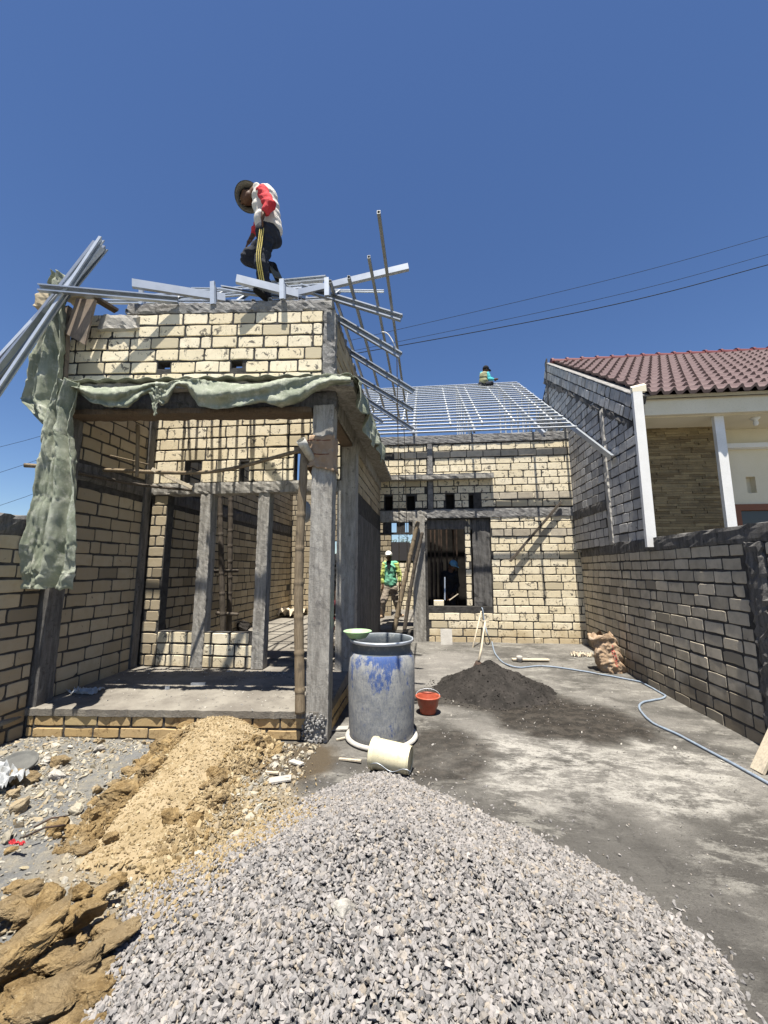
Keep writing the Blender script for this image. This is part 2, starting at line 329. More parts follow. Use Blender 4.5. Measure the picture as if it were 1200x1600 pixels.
# ------------------------------------------------------------------ ground sheet
def build_ground():
    xs = np.concatenate([[-700,-200,-60,-20,-9,-6,-5], np.arange(-4.2, 3.7, .035), [4.5,6,9,20,60,200,700]])
    ys = np.concatenate([[-300,-50,-10,-3,-.5], np.arange(0, 9.0, .035), [10,12,14,18,25,40,80,200,700,1500]])
    X, Y = np.meshgrid(xs, ys); Z = ground_h(X, Y); nx, ny = len(xs), len(ys)
    v = np.stack([X, Y, Z], -1).reshape(-1, 3)
    i = np.arange(ny-1)[:, None]*nx+np.arange(nx-1)[None]; f = np.stack([i, i+1, i+nx+1, i+nx], -1).reshape(-1, 4)
    mb = MB(); mb.add(v, f.tolist())
    g = NG('yard_ground'); x, y, z = g.xyz()
    def blob(cx, cy, rx, ry, lo=.8, hi=1.15, amp=.9, sc=1.6):
        a = g.math('DIVIDE', g.math('SUBTRACT', x, cx), rx); b = g.math('DIVIDE', g.math('SUBTRACT', y, cy), ry)
        d = g.math('SQRT', g.math('ADD', g.math('MULTIPLY', a, a), g.math('MULTIPLY', b, b)))
        d = g.math('ADD', d, g.math('MULTIPLY', g.math('SUBTRACT', g.noise(sc, 6, .65, dist=.4), .5), amp))
        return g.ramp(d, lo, hi, 1, 0)
    c = g.mix(g.ramp(g.noise(1.3, 7, .65), .35, .65), (.085,.08,.072), (.215,.203,.183))
    c = g.mix(g.ramp(g.noise(2.2, 12, .8, vec=g.scale(.9, 2.2, 1, .35), dist=.2), .51, .60, 0, .65), c, (.33,.315,.28))
    c = g.mix(g.ramp(g.noise(5, 8, .75, dist=1), .56, .66, 0, .6), c, (.055,.051,.046))
    pale = blob(1.35, 3.72, 1.15, .78, amp=1.6); c = g.mix(g.math('MULTIPLY', pale, g.ramp(g.noise(3.2, 12, .82, vec=g.scale(1, 1.9, 1, .5), dist=.25), .44, .58)), c, (.42,.40,.36))
    c = g.mix(g.math('MULTIPLY', blob(.35, 6.6, .9, 1.1, amp=1.0), .5), c, (.26,.245,.225))
    wet = blob(1.50, 4.72, .82, .62, .75, 1.2, 1.0, 2.2)
    wet2 = blob(.75, 5.45, 1.05, .55, .8, 1.1, .6); wet3 = blob(.15, 3.85, .42, .55, .75, 1.2, .9); wet4 = blob(1.1, 2.2, .35, 1.1, .7, 1.3, .8)
    wcol = g.mix(g.ramp(g.noise(9, 8, .75), .42, .62), (.020,.017,.014), (.065,.055,.045))
    c = g.mix(g.math('MULTIPLY', wet, .93), c, wcol); c = g.mix(g.math('MULTIPLY', wet2, .85), c, wcol); c = g.mix(g.math('MULTIPLY', wet3, .75), c, wcol)
    c = g.mix(g.math('MULTIPLY', wet4, .5), c, (.05,.047,.044))
    # left: pale grey slurry, clay and earth
    lf = g.ramp(g.math('ADD', x, g.math('MULTIPLY', g.noise(2, 6), .9)), -1.15, -.75, 1, 0); lf = g.math('MULTIPLY', lf, g.ramp(y, 4.0, 4.6, 1, 0))
    lc = g.mix(g.ramp(g.noise(3.5, 7, .7), .45, .60), (.185,.187,.185), (.25,.235,.20)); lc = g.mix(g.ramp(g.noise(17, 6, .7), .5, .65, 0, .5), lc, (.36,.32,.24))
    c = g.mix(lf, c, lc)
    c = g.mix(blob(-1.15, 3.55, .42, .42, .7, 1.1), c, (.10,.078,.052))
    c = g.mix(g.math('MULTIPLY', blob(-1.5, 2.6, .75, .7, .6, 1.1), .85), c, (.34,.275,.18))
    far = g.ramp(g.math('MAXIMUM', g.math('ABSOLUTE', x), y), 14, 18); c = g.mix(far, c, (.16,.17,.08))
    c = g.mix(g.ramp(g.noise(38, 7, .8), .52, .66, 0, .55), c, (.05,.047,.043)); c = g.mix(g.ramp(g.noise(70, 6, .8), .60, .68, 0, .6), c, (.27,.255,.225)); c = g.mix(g.ramp(g.noise(130, 3), .45, .8, 0, .4), c, (.07,.066,.06))
    g.bump(g.math('ADD', g.math('MULTIPLY', g.noise(9, 9, .8), 1.5), g.noise(90, 4, .7)), .9, .018)
    o = mb.build('ground', g.done(c, .92, spec=.15), smooth=True, loc=(0,0,0)); o['kind'] = 'structure'
build_ground()

# ------------------------------------------------------------------ walls of blocks
def subtract(iv, cuts):
    out = [iv]
    for c0, c1 in cuts:
        nx = []
        for a, b in out:
            if c1 <= a or c0 >= b: nx.append((a, b)); continue
            if c0 > a: nx.append((a, c0))
            if c1 < b: nx.append((c1, b))
        out = nx
    return out
def block_wall(name, p0, u, v, L, H, th, parent, mats, row=.145, bl=.29, holes=(), solid=(), top=None, gap=.018, pro=.008, seed=1, flip=False, tint=None):
    """p0 corner, u along, v up, thickness grows along n=u x v reversed; holes are openings, solid are rectangles left as core only"""
    rn = np.random.default_rng(seed); p0, u, v = [np.asarray(q, float) for q in (p0, u, v)]
    u = u/np.linalg.norm(u); v = v/np.linalg.norm(v); n = np.cross(u, v)*(-1 if flip else 1)       # n points out of the seen face
    mb = MB()
    tp = top or (lambda s: H)
    us = sorted(set([0, L]+[a for h in holes for a in h[:2] if 0 < a < L])); vs = sorted(set([0, H]+[a for h in holes for a in h[2:] if 0 < a < H]))
    if top: us = sorted(set(us+[L*k/40 for k in range(41)]))
    def slab(a, b, c, d0, d1):
        q = [p0+u*i+v*j-n*k for k in (0, th) for i, j in ((a, c), (b, c), (b, d1), (a, d0))]
        f = [(0,1,2,3),(7,6,5,4),(0,4,5,1),(1,5,6,2),(2,6,7,3),(3,7,4,0)]
        if flip: f = [t[::-1] for t in f]
        mb.add(q, f, 0)
    for i in range(len(us)-1):
        cy = []
        for j in range(len(vs)-1):
            uc, vc = (us[i]+us[i+1])/2, (vs[j]+vs[j+1])/2
            if any(h[0] < uc < h[1] and h[2] < vc < h[3] for h in holes): continue
            d0, d1 = min(vs[j+1], tp(us[i])), min(vs[j+1], tp(us[i+1]))
            if d0 <= vs[j] and d1 <= vs[j]: continue
            slab(us[i], us[i+1], vs[j], max(d0, vs[j]+.001), max(d1, vs[j]+.001))
    nr = int(round(H/row)); rh = H/nr; allc = list(holes)+list(solid)
    for k in range(nr):
        z0, z1 = k*rh+gap/2, (k+1)*rh-gap/2; s = -bl*rn.uniform(.2, .8)
        cuts = [(c[0]-.004, c[1]+.004) for c in allc if c[2] < z1-.02 and c[3] > z0+.02]
        while s < L:
            wb = bl*rn.uniform(.84, 1.14)*(.5 if rn.random() < .06 else 1); a, b = max(s, 0), min(s+wb, L); s += wb
            for a2, b2 in subtract((a, b), cuts):
                a2 += gap*rn.uniform(.3, .75); b2 -= gap*rn.uniform(.3, .75)
                if b2-a2 < .035: continue
                if top and min(tp(a2), tp(b2)) < z1: 
                    if min(tp(a2), tp(b2)) < z0+.06: continue
                    zz1 = min(tp(a2), tp(b2))-.01
                else: zz1 = z1
                if rn.random() < .0015: continue
                zz0 = z0+rn.uniform(-.002, .006); zz1 = zz1-rn.uniform(-.002, .006)
                c = [min(rn.uniform(.003, .012)*(5 if rn.random() < .09 else 1), .42*(b2-a2), .42*(zz1-zz0)) for _ in range(8)]
                mid = [rn.uniform(-.006, .007) for _ in range(4)]
                ol = [(a2, zz0+c[0]), (a2+c[1], zz0), ((a2+b2)/2, zz0+mid[0]), (b2-c[2], zz0), (b2, zz0+c[3]), (b2+mid[1]*.5, (zz0+zz1)/2), (b2, zz1-c[4]), (b2-c[5], zz1), ((a2+b2)/2, zz1+mid[2]), (a2+c[6], zz1), (a2, zz1-c[7]), (a2+mid[3]*.5, (zz0+zz1)/2)]
                cu, cz = (a2+b2)/2, (zz0+zz1)/2; pr = max(.0012, pro+rn.uniform(-.5, .6)*max(pro, .006)); tu, tv = rn.normal(0, .010*min(1, pro/.009), 2)
                V = []
                for dep, ins in ((-pr*.2-.004, 0.), (pr*.55, .0), (pr, .0045)):
                    for (i_, j_) in ol:
                        qu = cu+(i_-cu)*(1-ins/max(.03, (b2-a2)/2)); qv = cz+(j_-cz)*(1-ins/max(.03, (zz1-zz0)/2))
                        V.append(p0+u*qu+v*qv+n*(dep+(tu*(qu-cu)+tv*(qv-cz) if ins or dep > 0 else 0)))
                m_ = len(ol); f = []
                for r_ in (0, 1): f += [(r_*m_+i, r_*m_+(i+1) % m_, (r_+1)*m_+(i+1) % m_, (r_+1)*m_+i) for i in range(m_)]
                f.append(tuple(range(2*m_, 3*m_)))
                # back face brick
                bk = [p0+u*i_+v*j_-n*(th-.004) for i_, j_ in ol]+[p0+u*(cu+(i_-cu)*.97)+v*(cz+(j_-cz)*.95)-n*(th+pro) for i_, j_ in ol]
                if flip: f = [t[::-1] for t in f]
                mb.add(V, f, 1)
                f2 = [((i+1) % m_, i, m_+i, m_+(i+1) % m_) for i in range(m_)]+[tuple(range(m_, 2*m_))[::-1]]
                if flip: f2 = [t[::-1] for t in f2]
                mb.add(bk, f2, 1)
    o = mb.build(name, mats, parent)
    return o
def rough_box(name, a, b, mat, parent, seg=.07, amp=.004, seed=0, mb=None, build=True):
    """axis aligned box with an uneven, hand-cast surface"""
    mb = mb or MB(); a, b = np.array(a, float), np.array(b, float); rn = np.random.default_rng(seed+int(abs(a.sum()*977))%9999)
    ns = np.maximum(2, np.minimum(60, ((b-a)/seg).astype(int)+1)); idx = {}; V = []; F = []
    def vid(i, j, k):
        key = (i, j, k)
        if key not in idx:
            p = a+(b-a)*np.array([i/ns[0], j/ns[1], k/ns[2]]); e = (i in (0, ns[0]))+(j in (0, ns[1]))+(k in (0, ns[2]))
            q = rn.normal(0, amp*.5, 3)
            if e >= 2:
                cdir = ((a+b)/2-p); q += np.sign(cdir)*np.array([i in (0, ns[0]), j in (0, ns[1]), k in (0, ns[2])])*abs(rn.normal(0, amp))
            idx[key] = len(V); V.append(p+q)
        return idx[key]
    for ax in range(3):
        o1, o2 = [(1, 2), (2, 0), (0, 1)][ax]
        for side in (0, ns[ax]):
            for i in range(ns[o1]):
                for j in range(ns[o2]):
                    def at(p, q):
                        t = [0, 0, 0]; t[ax] = side; t[o1] = p; t[o2] = q; return vid(*t)
                    f = (at(i, j), at(i+1, j), at(i+1, j+1), at(i, j+1)); F.append(f if side else f[::-1])
    mb.add(V, F)
    return mb.build(name, mat, parent) if build else mb

# ------------------------------------------------------------------ THE UNFINISHED HOUSE
Z3 = np.array([0, 0, 1.])
H = empty('unfinished_house', (-1.0, 6.0, 0), 'unfinished limestone block house with open steel roof frame', 'house')
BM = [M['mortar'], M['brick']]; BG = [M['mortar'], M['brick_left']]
F0, F1 = np.array([-3.93, 3.70, 0]), np.array([-.97, 3.93, 0]); fu = (F1-F0)/np.linalg.norm(F1-F0); FL = np.linalg.norm(F1-F0)
def on_front(s, off=0): return F0+fu*s+np.array([fu[1], -fu[0], 0])*off      # off > 0 towards the street
# porch slab and its skirt
mb = MB(); N_ = 60; top = []; 
for i in range(N_+1):
    s = FL*i/N_; p = on_front(s, .02+random.uniform(-.012, .012)); top.append(p)
vv = [(p[0], p[1], .205) for p in top]+[(p[0]+random.uniform(-.004,.004), p[1], .268) for p in top]+[(p[0], p[1]+.05, .276) for p in top]+[(-3.93+2.9*i/N_, 5.35, .33) for i in range(N_+1)]
K = N_+1; ff = [(r*K+i, r*K+i+1, (r+1)*K+i+1, (r+1)*K+i) for r in range(3) for i in range(N_)]
mb.add(vv, ff); mb.add([vv[N_], vv[K+N_], vv[2*K+N_], vv[3*K+N_], (-1.0, 5.35, .2)], [(0,4,3,2,1)])
slab = mb.build('porch_slab', M['slab'], H)
mb = MB(); rn = np.random.default_rng(3)
block_wall('slab_skirt', F0+fu*.05, fu, Z3, FL-.1, .21, .12, H, [M['mortar'], M['brick_dirty']], row=.105, bl=.3, seed=4)
block_wall('slab_skirt', (-.985, 4.1, 0), (0, 1, 0), Z3, 1.3, .22, .12, H, [M['mortar'], M['brick_dirty']], row=.11, bl=.3, seed=5)
# columns
def column(a, b, mat='conc', amp=.003, seed=0): return rough_box('column', a, b, M[mat], H, .03, .0022, seed)
column((-1.175, 3.90, 0), (-.955, 4.08, 3.32), seed=1)
mbc = MB()
for k in range(90):                                    # honeycombed foot of the corner column
    mbc.ell((rng.uniform(-1.2, -.96), rng.choice([3.885, 3.895]), rng.uniform(.0, .26)), rng.uniform(.008, .02, 3), 6)
mbc.build('column_foot', M['cap'], H)
column((-1.20, 5.2, .0), (-.95, 5.42, 3.4), seed=2)
column((-3.12, 5.14, .33), (-2.95, 5.30, 2.64), 'conc', .012, 3)
column((-2.29, 5.15, .33), (-2.13, 5.31, 2.64), 'conc', .012, 4)
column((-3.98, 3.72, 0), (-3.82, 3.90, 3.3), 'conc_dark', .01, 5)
column((-3.97, 5.02, .3), (-3.86, 5.14, 4.3), 'conc_dark', .008, 6)
column((-.31, 8.53, .05), (-.05, 8.72, 2.7), 'conc', .012, 7)
column((.03, 8.565, 2.9), (.14, 8.58, 4.35), 'cap', .004, 17)
column((3.07, 8.50, 1.95), (3.17, 8.59, 4.40), 'conc_pale', .004, 8)
# beams
def beam_along(name, p, q, z0, z1, th, mat, amp=.008):
    p, q = np.array([p[0], p[1], 0.]), np.array([q[0], q[1], 0.]); d = q-p; L = np.linalg.norm(d); d /= L; n = np.array([d[1], -d[0], 0])
    m1 = MB(); rough_box('t', (0, 0, z0), (L, th, z1), None, None, .04, min(amp, .007), 3, m1, False)
    V = m1.arrays(); W = p+V[:, :1]*d-V[:, 1:2]*n+V[:, 2:3]*Z3
    m2 = MB(); m2.add(W, m1.f); return m2.build(name, M[mat], H)
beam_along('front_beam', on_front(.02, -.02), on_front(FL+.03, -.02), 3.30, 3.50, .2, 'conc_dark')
beam_along('front_ledge', on_front(-.08, .07), on_front(FL+.22, .07), 3.50, 3.575, .16, 'conc')
beam_along('formwork_plank', on_front(.0, .035), on_front(FL-.22, .035), 3.24, 3.30, .22, 'wood', .004)
rough_box('side_beam', (-1.17, 4.10, 3.32), (-.98, 8.5, 3.58), M['conc'], H, .09, .006)
rough_box('side_ledge', (-1.0, 3.90, 3.50), (-.745, 8.45, 3.575), M['conc'], H, .09, .006)
rough_box('formwork_plank', (-1.15, 4.15, 3.27), (-1.0, 5.2, 3.318), M['wood'], H, .1, .003)
rough_box('lintel_beam', (-3.9, 5.13, 2.64), (-1.2, 5.33, 2.80), M['conc'], H, .04, .006)
rough_box('far_ledge', (-1.05, 8.40, 3.52), (1.42, 8.585, 3.635), M['conc'], H, .09, .006)
# parapet of the front
PB = 3.578
hl = [(1.02, 1.16, .20, .285), (1.84, 1.96, .20, .285)]
block_wall('front_parapet', on_front(.0, -.03)+Z3*PB, fu, Z3, FL-.13, .858, .13, H, BM, row=.143, bl=.28, seed=11, holes=hl)
beam_along('parapet_cap', on_front(.62, -.02), on_front(FL-.02, -.02), PB+.855, PB+.99, .15, 'cap', .010)
beam_along('corner_stiffener', on_front(FL-.13, -.018), on_front(FL+.01, -.018), PB-.01, PB+.865, .15, 'cap', .01)
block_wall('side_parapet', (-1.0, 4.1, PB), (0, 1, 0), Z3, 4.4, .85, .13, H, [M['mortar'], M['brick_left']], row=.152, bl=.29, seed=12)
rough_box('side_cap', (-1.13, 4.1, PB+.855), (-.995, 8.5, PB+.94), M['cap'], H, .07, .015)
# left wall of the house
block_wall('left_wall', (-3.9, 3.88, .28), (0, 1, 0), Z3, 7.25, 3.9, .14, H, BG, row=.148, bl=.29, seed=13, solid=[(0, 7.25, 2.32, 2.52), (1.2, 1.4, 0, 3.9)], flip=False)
rough_box('tie_beam', (-3.93, 3.9, 2.60), (-3.885, 11.0, 2.80), M['conc_dark'], H, .05, .006)
# porch rear wall
block_wall('porch_rear_wall', (-3.86, 5.17, .33), (1, 0, 0), Z3, .24, 2.31, .14, H, BG, row=.145, bl=.29, seed=14)
block_wall('sill_wall', (-3.62, 5.165, .33), (1, 0, 0), Z3, 1.34, .45, .13, H, BM, row=.15, bl=.30, seed=15)
block_wall('upper_wall', (-3.9, 5.165, 2.80), (1, 0, 0), Z3, 2.75, .98, .13, H, BM, row=.155, bl=.30, seed=16, holes=[(.5, .74, .0, .34), (1.32, 1.44, 0, .3), (2.1, 2.26, .0, .42)])
# room behind
block_wall('room_end_wall', (-3.9, 11.1, .3), (1, 0, 0), Z3, 2.9, 3.9, .13, H, BG, row=.148, bl=.29, seed=17, holes=[(1.0, 1.8, 0, 2.1)])
mb = MB(); mb.box((-3.9, 5.36, .1), (-1.06, 12.9, .352)); mb.box((-1.058, 8.75, .1), (3.1, 12.9, .352)); mb.box((-1.04, 8.61, .1), (-.31, 8.748, .35))
for k in range(9): mb.box((-2.2, 5.6+k*.4, .356), (-1.3, 5.72+k*.4, .372))
mb.build('interior_floor', M['slab'], H)
# side wall under the beam, rendered low, blocks high
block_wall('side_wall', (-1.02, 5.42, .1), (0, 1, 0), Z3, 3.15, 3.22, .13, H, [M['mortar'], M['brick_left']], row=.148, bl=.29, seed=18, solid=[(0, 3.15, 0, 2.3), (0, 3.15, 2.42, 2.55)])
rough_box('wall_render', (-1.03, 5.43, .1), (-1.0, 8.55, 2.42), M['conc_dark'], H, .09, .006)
# far wall
FY = 8.6
fw0 = -1.06; hx = lambda a, b, c, d: (a-fw0, b-fw0, c-.08, d-.08)
holes = [hx(-1.04, -.31, .30, 2.36), hx(.0, 1.33, .84, 2.68), hx(-.92, -.75, 2.89, 3.2), hx(-.43, -.26, 2.88, 3.2), hx(.42, .59, 2.87, 3.22), hx(.91, 1.0, 2.84, 3.2),
         hx(-1.03, -.96, 2.40, 2.62), hx(-.78, -.66, 2.40, 2.62), hx(-.48, -.40, 2.40, 2.62)]
sol = [hx(-1.1, 3.3, 4.40, 4.6), hx(.02, .14, 2.86, 4.6), hx(-1.1, -.31, 2.28, 2.70), hx(-.31, 0, 0, 2.8), hx(-1.1, 3.3, 2.80, 2.84), hx(1.02, 1.16, 2.84, 3.2), hx(-1.1, 3.3, .08+.1578*25+.05, .08+.1578*25.7)]
block_wall('far_wall', (fw0, FY, .08), (1, 0, 0), Z3, 4.28, 4.42, .14, H, BM, row=.1578, bl=.345, seed=19, holes=holes, solid=sol, gap=.018)
rough_box('wall_cap', (-1.05, 8.57, 4.36), (3.2, 8.61, 4.55), M['cap'], H, .03, .004)
rough_box('tie_beam', (.0, 8.578, 2.70), (3.18, 8.61, 2.89), M['cap'], H, .035, .004)
rough_box('tie_beam', (-1.05, 8.575, 2.62), (.0, 8.61, 2.87), M['conc'], H, .05, .008)
# grey weathered courses of the far wall
def grey_course(x0, x1, z, seed):
    block_wall('grey_course', (x0, FY-.012, z), (1, 0, 0), Z3, x1-x0, .158, .01, H, [M['mortar'], M['brick_grey']], row=.158, bl=.345, gap=.018, seed=seed)
grey_course(-.75, 3.1, .08+.1578*25, 31); grey_course(1.36, 3.1, .08+.1578*14, 32); grey_course(1.36, 3.1, .08+.1578*19.02, 33)
# recess of the window
rough_box('window_panel', (.96, 8.66, .84), (1.33, 8.73, 2.68), M['conc_dark'], H, .1, .006)
block_wall('window_pier', (.80, 8.68, .84), (1, 0, 0), Z3, .13, 1.84, .06, H, BM, row=.155, bl=.2, seed=34)
rough_box('window_lintel', (.0, 8.67, 2.46), (.96, 8.73, 2.68), M['conc_dark'], H, .1, .006)
rough_box('vent_shade_sheet', (-1.04, 8.742, 2.84), (1.2, 8.77, 3.25), M['near_black'], H, .2, .002)  # dark sheet added behind the vents so their recesses look shaded
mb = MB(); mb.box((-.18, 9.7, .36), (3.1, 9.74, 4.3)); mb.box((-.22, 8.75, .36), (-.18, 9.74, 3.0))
mb.build('window_shade_sheet', M['near_black'], H)  # added near-black sheets: keep the window room dark and hide the sky
mb = MB()
for i, x in enumerate((.08, .16, .27, .31, .45, .60, .68)): mb.bar((x, 9.3+.04*i, .36), (x+.02*(i % 2), 9.4, 2.9), .035, .02, (0, 1, 0))
mb.build('form_battens', M['iron'], H)

# ---- roof steel: lipped channels
def channel(mb, p0, p1, w=.045, h=.09, up=(0, 0, 1), t=.004, lip=.014, side=1, m=0):
    a, b = w*side, h/2; T = t
    pr = [(0,-b),(a,-b),(a,-b+lip),(a-T*side,-b+lip),(a-T*side,-b+T),(T*side,-b+T),(T*side,b-T),(a-T*side,b-T),(a-T*side,b-lip),(a,b-lip),(a,b),(0,b)]
    if side < 0: pr = pr[::-1]
    mb.sweep(pr, p0, p1, up, m)
def member(name, p0, p1, mat='metal', parent=H, **k):
    mb = MB(); channel(mb, p0, p1, **k); return mb.build(name, M[mat], parent)
# overhanging rafters of the side
raf = [((470,451),(627.5,499),4.02),((524,497),(626,557),4.28),((541,548),(646,613),4.95),((557,590),(645,642),5.7),((565,620),(645,672),6.5),((577,647),(598,661),7.4)]
for (a, b, Y) in raf:
    p, q = P(*a, Y), P(*b, Y); d = (p-q); p = p+d*.9 if Y > 4.1 else p
    member('rafter', p, q, 'metal', h=.075)
member('rafter', P(440, 462, 3.95), P(638, 415, 3.95), 'metal', h=.07, side=-1)
def along_y(px, Ya, Yb, mat='metal_dark'):
    q = P(*px, Ya); member('roof_batten', (q[0], Ya, q[2]), (q[0]+.015, Yb, q[2]-.02), mat, w=.03, h=.045)
a = P(612, 489, 3.98); member('roof_batten', (a[0]-.02, 2.85, a[2]+.12), (a[0], 7.3, a[2]), 'metal_dark', w=.028, h=.032)
a = P(590, 483, 3.98); member('roof_batten', (a[0]-.02, 3.35, a[2]+.10), (a[0], 7.2, a[2]+.02), 'metal_dark', w=.028, h=.032)
a = P(553, 474, 3.98); member('roof_batten', (a[0]-.02, 3.7, a[2]+.10), (a[0], 7.2, a[2]+.02), 'metal_dark', w=.03, h=.04)
a = P(522, 470, 3.98); member('roof_batten', (a[0]-.02, 3.8, a[2]+.10), (a[0], 7.2, a[2]+.02), 'metal_dark', w=.03, h=.04)
# studs standing on the parapet
for (x, y0, y1) in ((218, 485, 452), (329, 479, 441), (437, 474, 437), (507, 474, 435)):
    p, q = P(x, y0, 3.84), P(x, y1, 3.84)
    s = member('truss_post', (p[0], p[1], 4.53 if x > 218 else 4.5), q, 'metal_bright', w=.05, h=.03, up=(0, -1, 0))
    m2 = MB(); channel(m2, (p[0]+.035, p[1]+.01, 4.53), (q[0]+.035, q[1]+.01, q[2]-.06), .03, .03, (0, -1, 0)); m2.build('truss_post', M['metal'], H)
member('rafter', P(62, 452, 3.36), P(279, 471, 3.80), 'metal', h=.075)
member('rafter', P(206, 441, 3.70), P(352, 464, 4.15), 'metal', h=.095, side=-1)
member('rafter', P(346, 452, 4.2), P(445, 468, 4.4), 'metal', h=.05)
member('rafter', P(369, 434, 3.72), P(478, 461, 3.98), 'metal', h=.09, side=-1)
for (a, b, Ya, Yb, hh) in (((150,473),(420,474),4.25,4.25,.05),((290,480),(520,468),4.4,4.1,.045),((250,470),(500,452),4.9,4.9,.05),((180,468),(505,447),5.6,5.3,.05),((240,463),(505,440),6.2,6.1,.05),
                      ((300,452),(600,456),7.4,7.4,.05),((285,479),(345,462),4.2,5.6,.05),((390,447),(510,436),4.6,4.3,.06)):
    member('roof_batten', P(*a, Ya), P(*b, Yb), 'metal_bright', h=hh, w=.035)
for x0, x1 in ((262, 290), (305, 352), (360, 392), (450, 470), (500, 530)): member('roof_web', P(x0, 478, 4.3), P(x1, 455, 5.4), 'metal_dark', h=.05, w=.03)
for x in (-3.5, -3.3, -2.95, -2.7, -2.45, -1.95, -1.75, -1.4): member('roof_joist', (x, 3.95, 4.62), (x+.05, 9.5, 4.66), 'metal', h=.055, w=.04)
for y in (5.9, 7.0, 8.1): member('roof_joist', (-3.9, y, 4.58), (-1.05, y, 4.58), 'metal', h=.06)
# ---- roof frame of the far wing
RS = (7.56-3.8)/(12.5-7.1)
def rz(y): return 3.8+RS*(y-7.1)
rdir = np.array([0, 1, RS])/math.hypot(1, RS)
def plane_hit(px, py, dz=0):
    d = ray(px, py); # z = 3.8+dz+RS*(y-7.1)
    t = (3.8+dz-RS*7.1-1.6)/(d[2]-RS*d[1]); return _C+d*t
ends = [3.22]
for px, py in ((952, 687), (850, 680), (738, 670), (645, 668)):
    q = plane_hit(px, py, -.05); x = q[0] if px != 952 else 2.95
    y0 = float(XX(952, 688, 2.95)[1]) if px == 952 else max(7.75, min(q[1], 8.1))
    t = empty_t = MB(); channel(t, (x, y0, rz(y0)-.05), (x, 12.5, rz(12.5)-.05), .045, .09); t.build('roof_rafter', M['metal'], H)
    t = MB(); channel(t, (x, 8.62, 4.62), (x, 12.5, 4.62), .04, .06)
    t.build('truss_chord', M['metal_bright'], H)
    for k in range(5):
        ya = 9.0+k*.75; t = MB(); channel(t, (x+.02, ya, 4.62), (x+.02, ya, rz(ya)-.08), .04, .05, (0, 1, 0)); t.build('truss_web', M['metal_bright'], H)
for k in range(20):
    y = 7.95+4.55*k/19; x1 = 2.985-.03*abs(math.sin(k*2.1)); t = MB(); channel(t, (-2.2, y, rz(y)+.02), (x1, y, rz(y)+.02), .03, .035, up=(0, -RS, 1), lip=.006)
    t.build('roof_purlin', M['zinc'], H)
for xx in (-1.4, -.55, .55, 1.25, 1.95, 2.75): 
    for dx in (0,): t = MB(); channel(t, (xx+dx, 8.64, rz(8.64)-.10), (xx+dx*2.2, 12.5, rz(12.5)-.05), .03, .06); t.build('roof_rafter', M['zinc'], H)

# ------------------------------------------------------------------ right boundary wall
RW = empty('boundary_wall', (3.05, 4, 0), 'grey block boundary wall on the right of the yard, with concrete cap', 'wall')
wa, wb_, wc = np.array([3.04, .2, -.02]), np.array([3.03, 6.7, -.02]), np.array([3.13, 8.6, .05])
BGY = [M['mortar'], M['brick_grey']]
def rwall(a, b, sd, solid=()):
    d = b-a; L = math.hypot(d[0], d[1]); u = np.array([d[0], d[1], 0])/L; p = np.array([b[0], b[1], a[2]])
    block_wall('block_courses', p, -u, Z3, L, 1.88, .13, RW, BGY, row=.1345, bl=.285, seed=sd, solid=solid, pro=.005)
rwall(wa, wb_, 41, [(2.50, 2.74, 0, 1.88)]); rwall(wb_, wc, 42)
for p, q in ((wa, wb_), (wb_, wc)):
    d = q-p; L = math.hypot(d[0], d[1]); u = np.array([d[0], d[1], 0])/L; n = np.array([u[1], -u[0], 0])
    m1 = MB(); rough_box('t', (0, 0, 1.85), (L, .165, 2.03), None, None, .05, .006, 3, m1, False); V = m1.arrays()
    m2 = MB(); W = np.array([p[0], p[1], 0])-n*.015+V[:, :1]*u+V[:, 1:2]*n+V[:, 2:3]*Z3; m2.add(W, m1.f); m2.build('wall_cap', M['conc_dark'], RW)
rough_box('wall_pier', (3.005, 3.96, 0), (3.15, 4.18, 1.86), M['conc_dark'], RW, .05, .012)
# left boundary wall
LW = empty('boundary_wall', (-3.95, 2, 0), 'tan block boundary wall at the left edge of the photo', 'wall')
block_wall('block_courses', (-3.9, .3, 0), (0, 1, 0), Z3, 3.4, 1.93, .13, LW, BG, row=.138, bl=.29, seed=43)
rough_box('wall_cap', (-4.05, .3, 1.92), (-3.885, 3.70, 2.12), M['conc_dark'], LW, .05, .008)
# rear boundary wall seen through the doorway
BW = empty('boundary_wall', (-1, 13.1, 0), 'low sunlit block wall seen through the rear doorway', 'wall')
block_wall('block_courses', (-5, 13.1, .3), (1, 0, 0), Z3, 9, 1.52, .13, BW, BM, row=.15, bl=.3, seed=44)

# ------------------------------------------------------------------ neighbour house
NB = empty('neighbour_house', (5.5, 8, 0), 'finished cream house with red tiled roof beyond the right wall', 'house')
PX = 3.02; py0, py1 = 5.76, 9.75; pz0, pz1 = 4.12, 6.80; sl = (pz1-pz0)/(py1-py0)
BP = [M['mortar'], M['brick_party']]
def gtop(s):    # s measured from far end towards the street
    y = 13.4-s; return (pz0+(y-py0)*sl if y < py1 else pz1-(y-py1)*sl)-2.0-.50
Lg = 13.4-py0
block_wall('party_wall', (PX+.02, 13.4, 2.0), (0, -1, 0), Z3, Lg, 4.5, .05, NB, BP, row=.155, bl=.27, pro=.004, seed=51, top=gtop, solid=[(Lg-1.30, Lg-1.16, 0, 4)])
ud = np.array([0, -1, -sl]); ud /= np.linalg.norm(ud); vd = np.array([0, -sl, 1]); vd /= np.linalg.norm(vd)
Lr = math.hypot(py1-py0, pz1-pz0)
o0 = np.array([PX+.02, py1, pz1])-vd*.56
m1 = MB(); nn = np.array([-1., 0, 0])
